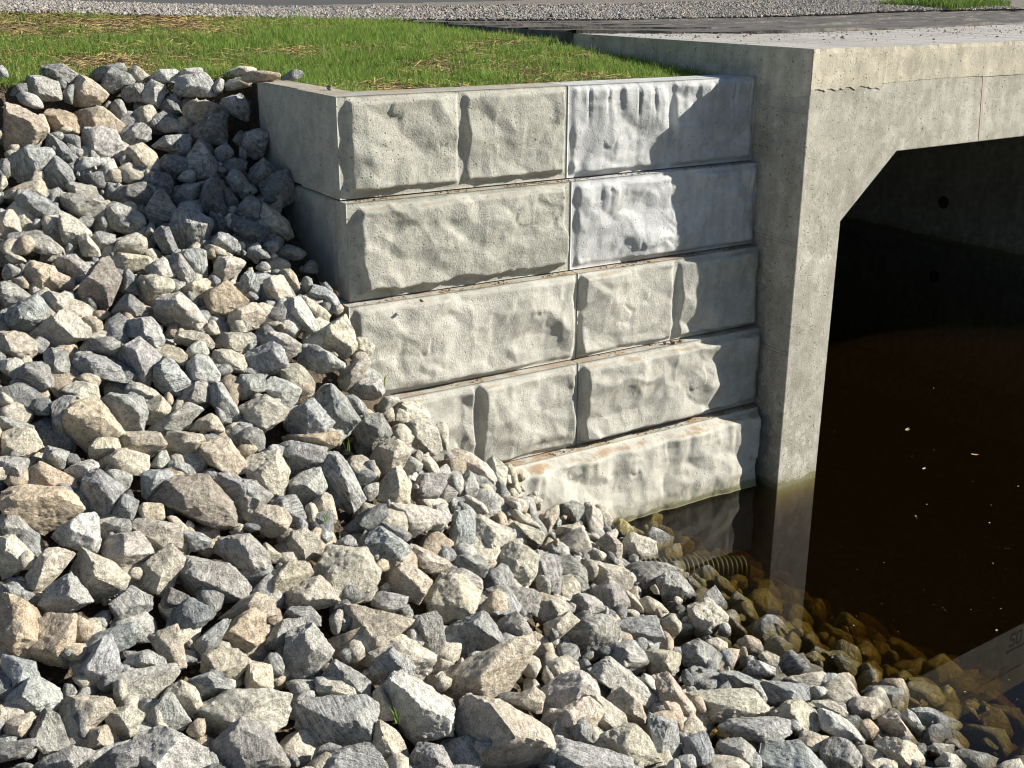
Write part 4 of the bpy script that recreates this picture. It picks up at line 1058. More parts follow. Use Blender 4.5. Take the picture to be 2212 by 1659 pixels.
l 815.8,679.9 835,673.8 847.1,684.9 855.2,699.1 845.1,705.1 833,697
g 243.3,139.2 245.6,132.3 257.2,129.2 267.6,132.3 268.8,140.4 263,155.4 254.9,160.1 244.5,153.1 243.3,147.3
g 149.9,143.9 158.6,136.9 171.3,135.2 185.2,134.6 191,140.4 189.8,149.6 182.9,155.4 171.3,152 151.6,147.3
g 237,212.1 243.3,202.9 251.4,194.8 261.8,201.7 268.8,211 267.6,216.8 256.1,224.3 241,219.1
w 752.3,626.4 760.3,620.4 778.5,622.4 790.6,634.5 782.5,642.6 754.3,636.5
g 369.6,602.3 380,590.8 392.8,593.1 407.8,596.5 405.5,607 393.9,611.6 376.6,610.4
b 213.5,354.6 217.6,349.4 230.3,349.9 241.9,354.6 246.5,366.1 243,373.1 226.8,371.9 215.3,361.5
g 117.5,133.4 129.6,125.3 143.5,122.2 151.6,128.8 152.8,139.2 138.9,142.7 127.9,148.3
b 504.2,700.1 534.5,687 544.6,695 540.5,715.2 524.4,707.1
g 39.9,78.5 46.3,72.1 60.2,69.2 69.4,72.7 81.6,80.8 81,86.6 71.8,90.6 55.6,86 44,83.7
b 212.9,268.9 215.3,260.8 226.8,256.8 240.7,257.4 246.5,262 238.4,273.6 227.4,283.1 217.6,275.9
g 218.2,103.3 226.8,97.6 240.7,93.5 248.8,102.2 250,118.4 246.5,122.4 233.8,116.1 219.9,108
g 447.2,549.1 452.9,520.2 461,510.9 470.3,510.3 474.4,517.8 459.9,524.8 466.8,537.5 474.9,542.1
b 61.3,390.5 74.1,379.5 90.3,383.5 97.2,385.8 100.1,399.7 90.3,402 78.7,399.7 69.4,395.1
g 240,375.2 263.1,374.6 267.2,381 265.5,390.2 246.9,399.5 240,400.7
d 240,452.7 240,431.9 249.3,427.3 260.8,429.6 264.9,438.9 264.3,448.1 257.4,452.7
d 158.6,160.1 164.3,154.3 180.5,155.4 187.5,162.4 188.6,173.9 173.6,179.7 164.3,173.9
d 0,743.8 17.4,741.5 33.6,739.2 35.9,743.8 25.5,756.5 0,762.3
l 0,360.4 18.5,358 26.6,367.3 35.9,377.7 34.7,381.8 18.5,381.8 6.9,374.2 0,368.5
b 144.7,411.3 145.8,402 153.9,395.7 162,397.4 170.7,407.8 170.1,412.4 150.5,426.3 145.2,424
g 170.1,402 189.8,390.5 202.5,378.3 206.6,382.4 208.3,395.1 206,402 189.8,406.7
t 77.5,743.8 89.1,729.9 105.3,724.7 112.8,742.7 104.2,749.6 92.6,747.3
g 162,256.8 173.6,255 185.2,260.8 192.7,271.2 189.8,282.8 181.7,289.2 174.8,286.3 175.9,273.6 166.7,260.8
b 240,311.6 255,302.3 262,309.2 264.3,323.1 251.6,330.1 240,331.8
b 935.9,761.6 945.9,753.5 958,755.5 970.1,768.1 952,777.7 937.9,769.7
b 537.3,610.5 541.9,601.2 559.3,597.7 568.5,602.4 567.9,612.8 558.1,614 546.5,623.2 539.6,617.4
b 545.4,630.2 547.7,622.1 562.7,614.5 573.1,615.1 579.5,620.9 570.8,627.8 559.3,638.3 547.7,637.1
b 89.1,448.4 94.9,439.1 106.5,436.3 116.9,439.1 120.4,448.4 111.1,453 99.5,461.1 90.3,456.5
g 182.3,253.9 187.5,249.3 202.5,248.3 206.6,255 207.2,277 194.4,281.1 192.1,263.1
b 5.8,191.3 23.1,183.2 40.5,179.2 45.7,187.8 44,197.1 38.2,197.1 17.4,195.9 4.6,197.1
g 112.3,510.9 120.4,497 126.1,494.7 138.9,501.6 135.4,515.5 128.5,520.2 108.8,517.8
g 226.3,178.6 230.3,168.2 240.7,171.6 251.7,185.5 251.7,192.5 244.2,201.7 232.6,190.1
g 448.3,572.2 457.6,556 466.8,554.9 490,564.1 484.2,578 471.5,571.1 459.9,567.6
l 900.6,715.2 907.6,709.1 915.7,715.2 928.8,739.4 923.8,749.5 909.6,733.4
g 310,294.2 314.1,284.9 324.5,287.2 334.9,294.2 339.5,303.5 332.6,313.9 321,305.8 310.6,298.8
d 37.6,143.9 44,138.1 53.2,135.8 64.8,143.9 74.1,155.4 75.2,162.4 66,163.5 54.4,153.1
l 144.7,267.8 159.7,259.1 166.7,260.8 175.9,274.7 169,280.5 155.1,284.6 150.5,277
g 457.6,487.8 461,478.5 468,468.1 474.9,476.2 479,487.8 477.3,499.3 466.8,504
g 100.7,88.9 111.1,79 118,75 133.1,81.4 137.1,88.3 122.7,92.9 114.6,99.3 104.2,92.9
b 0,214.5 12.7,210.4 19.7,220.2 22,231.2 11.6,236.4 0,241.1
b 174.8,292.1 189.8,282.8 204.8,278.8 211.8,282.8 209.5,290.9 199.1,303.1 188.6,296.7
y 633.3,519.1 644.9,509.8 662.3,515 661.1,527.2 655.3,532.9 647.2,530.6 635.6,528.3
g 103,523.6 113.4,517.8 128.5,519 131.9,527.1 129.6,535.2 115.7,536.4 104.2,538.7
b 486.3,461.2 494.4,456 504.9,464.7 507.2,472.8 504.9,492.4 497.9,495.9 494.4,480.9
b 865.2,763.6 881.4,757.6 895.5,761.6 899.5,773.7 873.3,777.7
g 246.2,168.2 263,158 276.9,169.9 271.1,175.1 259.5,178.6 256.1,192.5 250.3,180.9
g 240,279.1 246.9,272.2 255,273.4 259.7,287.2 257.4,301.1 246.9,302.3 240,290.7
d 372.5,523.6 378.9,517.8 390.5,522.5 413.6,535.2 406.7,541 390.5,537.5 376.6,531.7
b 129,118.4 134.2,108.6 144.7,108 151.6,105.1 159.7,117.2 158.6,123 147,125.3 130.2,124.8
y 907.6,678.9 921.7,677.9 941.9,693 941.9,703.1 925.8,697 911.6,691
g 568.8,729.3 582.9,716.2 591,727.3 599,743.4 576.8,741.4
d 160.9,601.2 170.1,587.3 189.8,596.5 185.2,607 166.7,612.7
g 210.9,239.9 215.6,233 228.3,232.4 239.9,243.4 241,251.5 224.8,253.8 214.4,245.7
b 174.2,340.7 180.5,331.4 194.4,330.3 208.3,334.9 214.1,344.2 210.6,349.9 201.4,341.8 191,344.2 178.2,345.3
d 141.8,180.9 153.9,172.8 167.8,172.8 171.9,180.9 172.4,198.2 160.9,189.6 149.3,187.8
b 371.4,692.9 381.2,687.1 383.5,697.5 391.6,706.8 393.9,719.5 376.6,719.5
d 153.9,231.8 160.9,226.6 169,227.2 173.6,244.5 179.4,253.8 162,253.8 155.1,241.1
b 595.1,543.4 609,531.8 621.7,544.5 620.6,565.3 612.5,558.4 606.7,552.6
g 40.5,464.6 45.1,449 49.8,447.2 68.3,451.9 64.8,466.9 60.2,470.4 49.8,465.8
g 282.8,617.7 289.8,607.2 309.4,605.9 319.9,616.5 321,625.8 306,626.9 303.7,615.3
g 172.4,197.1 180.5,190.1 189.8,188.4 206,178.6 199.1,192.5 189.8,209.8 178.2,206.4
y 820.9,652.7 841,650.6 855.2,662.7 845.1,672.8 828.9,664.8
b 796.7,741.4 810.8,735.4 833,737.4 820.9,753.5 804.7,751.5
b 188.6,431 196.7,420.5 210.6,413 217.6,417.1 225.7,432.1
t 37,267.8 50.9,268.9 60.2,275.9 74.1,279.3 74.1,287.5 55.6,291.5 50.9,284
b 582.4,504 590.5,502.8 600.9,512.1 603.2,526 600.9,539.9 592.8,544.5 589.3,530.6 594,519.1
l 746.2,662.7 756.3,659.7 774.5,667.8 774.5,680.9 760.3,680.9 750.3,672.8
l 62.5,471.6 78.7,462.3 92.6,459.4 99.5,465.8 90.3,472.7 83.3,483.1 75.2,477.3
g 184,535.2 186.3,531.2 201.4,532.9 211.8,541 208.3,547.9 195.6,551.4 185.2,549.1
b 757.3,655.7 764.4,650.6 780.5,656.7 788.6,668.8 792.6,675.9 778.5,680.9 774.5,666.8
b 126.7,387 130.8,381.8 140,382.9 153.9,389.3 162,396.2 144.7,400.9 129.6,396.2
b 550.6,535.3 561.6,526 575.5,524.3 585.9,530.6 588.2,535.3 574.3,541 559.3,538.7
b 543.5,676.9 548.6,660.7 560.7,656.7 578.8,668.8 550.6,676.9
t 155.1,352.3 167.8,343.6 180.5,348.8 187.5,355.7 182.9,367.3 166.7,356.9 158.6,360.4
l 144.1,106.8 148.1,91.8 152.8,85.4 162,90 169,92.9 160.9,103.3 161.4,113.8 155.1,112.6
b 308.3,443.8 326.8,431 336.1,432.2 342.4,438 339.5,444.9 325.6,450.7 314.1,446.1
b 312.9,501.6 325.6,491.8 331.4,497 332.6,506.3 331.4,515.5 337.2,519 334.9,522.5 321,517.8
w 724,610.3 732.1,596.2 740.2,594.2 752.3,602.2 750.3,612.3 732.1,614.3
b 810.8,701.1 828.9,700.1 841,705.1 847.1,713.2 845.1,720.2 826.9,715.2
g 159.7,121.9 163.2,116.1 171.3,117.2 178.2,121.9 193.3,126.5 189.8,132.3 162,132.3 156.2,128.8
b 348.8,356.7 355.7,347.4 356.9,337.6 366.1,338.2 374.8,345.1 373.1,353.2 362.7,360.2 353.4,360.7
g 0,582.7 15,589.6 34.7,594.2 23.1,603.5 0,598.9
b 77.5,239.9 79.9,231.8 86.8,234.1 98.4,248 100.7,256 79.9,256
g 123.8,92.9 130.8,90 143.5,88.9 147.6,91.8 144.7,106.8 130.8,108 124.4,103.3
b 923.8,749.5 933.8,743.4 956,745.5 956,755.5 937.9,759.6
b 138.3,507.4 144.7,502.8 156.2,503.4 163.2,507.4 165.5,520.2 153.9,519 141.2,517.8
l 71.8,767 89.1,754.2 104.2,747.3 133.1,739.2 115.7,746.1 100.7,756.5 85.6,770.4
d 118.6,275.9 128.5,268.9 134.2,274.7 138.9,294.4 120.4,292.1
d 161.4,112.6 162,102.2 177.1,90.6 180.5,102.2 181.7,113.8 165.5,116.1
l 90.8,236.4 99.5,231.2 115.7,235.3 115.7,241.1 107.6,251.5 101.8,253.8 94.9,244.5
l 67.1,186.7 75.2,181.5 88,184.4 96.1,189 99.5,198.2 96.1,201.7 81,194.8 69.4,192.5
g 167.8,462.3 175.9,458.8 189.8,465.8 195.6,475 175.9,480.8 173.6,471.6 169,470.4
l 429.8,528.3 441.4,510.9 432.1,506.3 446,503.4 450.1,514.4 448.3,522.5 441.4,532.9 434.4,534
b 539.6,522.5 547.7,509.8 558.1,505.7 559.3,516.7 552.3,530.6 547.1,535.8 540.7,529.5
b 507.2,526 515.3,522.5 525.7,524.8 545.4,532.9 543.1,541 538.4,543.4 524.5,535.3
l 0,415.9 13.9,418.8 35.9,426.3 37,431 13.9,429.8 0,429.8
d 273.4,255 281.5,248 289.6,245.1 300,248 308.1,255 296.6,260.7 285,260.7
g 86.8,82.5 100.7,73.3 122.7,69.2 128.5,70.9 127.9,76.2 111.1,79 101.8,87.7
t 661.6,701.1 677.7,703.1 683.8,717.2 681.7,735.4 675.7,725.3 667.6,713.2
d 75.2,178 88,172.8 101.8,169.3 104.7,186.7 99.5,189 79.9,182
b 119.2,168.2 126.1,164.7 133.1,165.3 142.4,172.8 142.9,178.6 130.8,183.8 120.4,180.9
t 239.9,79 250.3,72.1 264.2,70.7 280.4,73.8 280.9,77.9 267.6,81.4 248,82.5
t 859.2,723.3 869.3,719.2 879.4,729.3 877.4,739.4 863.2,743.4
y 859.2,670.8 867.3,662.7 881.4,672.8 881.4,682.9 865.2,684.9
d 28.4,410.1 33.6,399.7 49.8,396.2 52.1,411.3 48.6,414.8 34.7,414.8
w 768.4,642.6 776.5,636.5 792.6,644.6 790.6,654.7 770.4,654.7
l 104.2,469.8 115.7,469.2 135.4,476.2 129.6,490.1 122.7,495.9 125,487.8
l 447.2,573.4 462.2,567.6 471.5,572.2 481.9,579.2 481.9,591.9 470.3,583.8 456.4,575.7
b 293.2,295.3 302.5,294.2 315.2,302.3 323.3,308.1 329.1,318.5 328,323.1 319.9,320.8 309.4,306.9
b 302.5,507.4 311.8,502.8 317.5,508.6 319.9,522.5 316.4,531.7 308.3,527.1
b 224.2,81.4 229.4,74.4 241,71.5 258.4,73.3 257.2,81.4 241,82.5 226,84.8
b 639.1,598.9 648.4,596 661.1,603.5 669.2,612.8 651.8,612.8 646.1,615.1
g 105.3,110.3 115.7,99.9 121.5,98.7 126.1,109.1 130.2,121.9 120.4,120.7 114.6,116.1
w 941.9,743.4 956,738.4 968.1,753.5 976,763.6 958,757.6
l 74.1,173.9 76.4,165.8 83.3,157.7 101.8,157.5 105.9,161.2 96.1,167 83.3,173.4
d 264.3,316.2 272.4,308.1 281.7,303.5 286.3,309.2 284,325.4 277,324.3 265.5,319.7
d 221.3,165.8 234.1,157.7 243.3,160.1 246.2,165.8 243.3,173.9 230.6,173.9 224.8,175.1
w 732.1,616.3 738.2,622.4 748.2,632.5 746.2,638.5 728.1,636.5 726.1,620.4
b 504.9,465.8 510.6,464.1 515.3,469.3 513,477.4 518.7,483.2 518.7,497.1 508.3,493.6 506,482
y 610.8,528.3 614.8,522.5 620.6,517.3 627.5,522.5 633.3,529.5 632.2,534.1 621.7,541
l 148.7,84.8 162,76.7 178.2,75 181.7,83.7 175.9,88.9 162,88.3
b 224.8,90.6 227.1,84.8 241,83.1 252.6,83.1 252.6,91.8 243.3,94.1 226,97.6
g 343,396 354.6,394.9 366.1,405.3 369.6,412.2 358,416.9 348.8,405.3
l 17.4,102.2 26.6,97.6 38.2,101 44.6,108.6 45.7,113.8 38.2,114.9 22,109.1
d 354.6,470.4 368.5,469.2 378.9,478.5 362.7,488.9 355.7,480.8
b 662.3,620.9 672.7,615.7 681.9,623.2 680.8,630.2 672.7,639.4 663.4,630.2
g 0,265.5 10.4,264.3 22,270.1 20.8,275.9 6.9,280.5 0,280.5
t 277,271 290.9,269.3 295.6,274.5 300.2,288.4 293.2,293 286.3,283.8
b 501.4,498.2 509.5,495.9 524.5,500.5 529.2,507.5 524.5,514.4 510.6,508.6
g 213.5,149.6 226.8,142.7 233.8,152 233.8,156.6 221,163.5 214.1,156.6
l 148.7,465.8 159.7,451.9 165.5,449.6 169,457.7 169,470.4 157.4,469.2
b 464.5,495.9 470.3,495.9 484.2,504 488.8,513.2 476.1,515.5 466.8,505.1
y 800.7,656.7 814.8,650.6 824.9,658.7 816.8,668.8 806.7,666.8
t 77.5,319.9 89.1,315.8 101.8,321 103.6,328 96.1,337.2 91.4,336.1 92.6,329.1
l 186.3,351.1 197.9,339.5 204.8,343 209.5,352.3 208.3,356.9 195.6,354.6 187.5,358
b 434.4,426.1 440.2,420.9 448.3,426.1 448.3,441.2 447.2,451.6 441.4,445.8
t 735.1,640.6 745.2,637.5 761.4,649.6 758.3,655.7 746.2,654.7
b 778.5,680.9 790.6,675.9 800.7,675.9 816.8,684.9 790.6,687
l 329.7,616.5 338.4,609.6 344.2,609.6 340.7,628.1 339.5,632.7 331.4,636.2
b 417.1,456.5 427.5,454.2 434.4,461.1 442.5,471.6 435.6,473.9 424,469.2
b 595.1,505.2 603.2,505.7 613.6,519.1 610.2,527.2 603.2,534.7 601.5,521.4
l 361.5,492.4 366.1,485.4 378.9,481.4 377.7,495.9 369.6,501.6 363.8,501.6
b 478.8,486.6 488.7,483.2 497.9,497.1 500.2,502.8 494.4,505.2 479.4,492.4
g 311.8,760 316.4,748.4 329.1,742.7 343,747.3 328,754.2
d 223.7,189 229.4,187.8 238.7,201.7 239.9,207.5 232.9,213.3 228.3,208.7
b 702.9,641.6 718,637.5 728.1,642.6 727.1,655.7 718,650.6
l 403.2,466.9 410.1,455.3 422.9,463.5 421.7,470.4 406.7,473.9
b 260.8,544.5 266.6,542.7 282.8,556 279.3,564.1 272.4,563
b 129,75 138.3,71.2 152.2,81.9 147,87.7 140,88.3 133.1,81.4
d 60.8,140.4 62.5,134.6 69.4,134.4 79.9,136.3 80.4,149.6 74.1,149.6
l 641.4,672.8 649.5,674.8 659.5,687 655.5,694 641.4,684.9
b 756.3,699.1 768.4,705.1 773.5,717.2 754.3,715.2
g 248,248 254.9,245.7 266.5,251.5 271.1,258.4 248,258.4
b 510.6,512.1 515.3,508.6 526.8,517.9 540.7,526 537.3,528.3 524.5,523.7 516.4,522.5
b 74.1,378.9 88,372.5 96.1,374.2 101.8,381.2 97.2,387 92.6,384.7
b 104.2,167 111.1,165.8 120.4,168.7 121.5,183.2 111.1,180.9 106.5,173.9
g 437.3,501.6 447.2,484.3 458.7,493.5 448.3,502.8
l 178.8,79 184,73.8 203.7,73.5 206,78.5 191,82.5 180.5,84.8
b 621.7,587.3 634.5,595.4 642.6,607 645.5,615.1 633.3,610.5 628.7,598.9
b 803.7,684.9 814.8,685.9 825.9,696 818.8,701.1 808.8,697
b 0,384.7 6.9,393.9 13.9,402 10.4,407.8 0,409
b 204,245.7 210.9,244.3 224.8,249.2 228.3,256 206.3,255
l 375.4,408.8 383.5,397.2 393.9,395.5 400.9,400.1 388.1,405.3 384.7,412.2
g 334.3,543.3 347.6,533.5 355.7,538.7 358,546.8 344.2,546.8
d 0,160.1 9.3,158.9 10.4,175.1 6.9,179.7 0,178.6
b 587,552.6 592.8,547.4 606.7,553.8 604.4,560.7 595.1,561.9 588.2,557.2
g 279.2,77.3 286.1,72.1 295.4,69.2 305.8,72.1 296.6,80.2 282.7,80.2
l 752.3,684.9 760.3,684.9 767.4,699.1 764.4,707.1 756.3,699.1
b 429.8,675.5 439.1,658.2 452.9,662.8 446,669.7
g 259.5,246.9 269.9,241.1 279.2,239.3 278.6,249.2 271.1,255
b 165.5,516.7 174.8,515 182.9,522.5 191,531.7 184,535.2 181.7,530.6
d 64.2,102.2 68.3,92.9 76.4,90 75.2,99.9 74.1,111.5 64.8,108
b 3.5,256.2 8.1,252.7 20.8,256.2 27.8,261.4 17.4,264.3 6.9,260.8
l 181.4,250.3 195.9,249.2 205.1,248.6 206.3,256 183.1,256
t 38.2,112.6 44,113.8 49.8,128.8 48,135.8 42.8,135.8
b 204.8,328 211.8,318.7 216.4,323.3 220.5,332.6 212.9,336.1 206,331.4
b 637.4,535.3 646.1,533.5 659.9,535.3 662.3,546.8 657.6,549.1 655.3,541 643.7,538.7
d 64.8,466.9 67.1,453 76.4,454.2 81,461.1 71.8,465.8
g 212.7,88.3 220.2,83.1 225.4,86 224.2,97.6 216.7,99.9
w 905.6,695 917.7,701.1 922.7,708.1 905.6,708.1
d 22,88.9 28.9,89.5 30.7,97.6 23.1,97.6 15,102.2 10.4,101
b 8.1,279.9 23.1,276.5 28.9,285.1 27.8,289.8 17.4,285.1
g 317.5,532.9 326.8,529.4 336.1,538.7 325.6,543.3
d 231.8,140.4 241,128.8 245.1,132.3 243.3,142.7 241,147.3
l 0,72.7 5.2,71.5 10.4,76.7 11.6,83.1 4.6,86 0,85.4
b 1.7,197.1 11.6,190.1 23.1,191.3 15,198.8 6.9,198.8
g 15,765.8 23.1,763.5 33.6,765.8 31.2,770.4 17.4,771.6
d 56.7,85.4 63.1,81.4 69.4,88.9 67.1,94.7 63.1,95.2
b 0,175.7 5.8,176.3 8.1,184.4 0,192.5
b 0,704.5 5.8,711.4 5.8,717.2 0,726.5
d 118.6,161.2 120.9,156.6 126.1,155.4 128.5,164.7 121.5,165.8
d 101.8,108 108.8,101 111.1,102.2 106.5,110.3'''
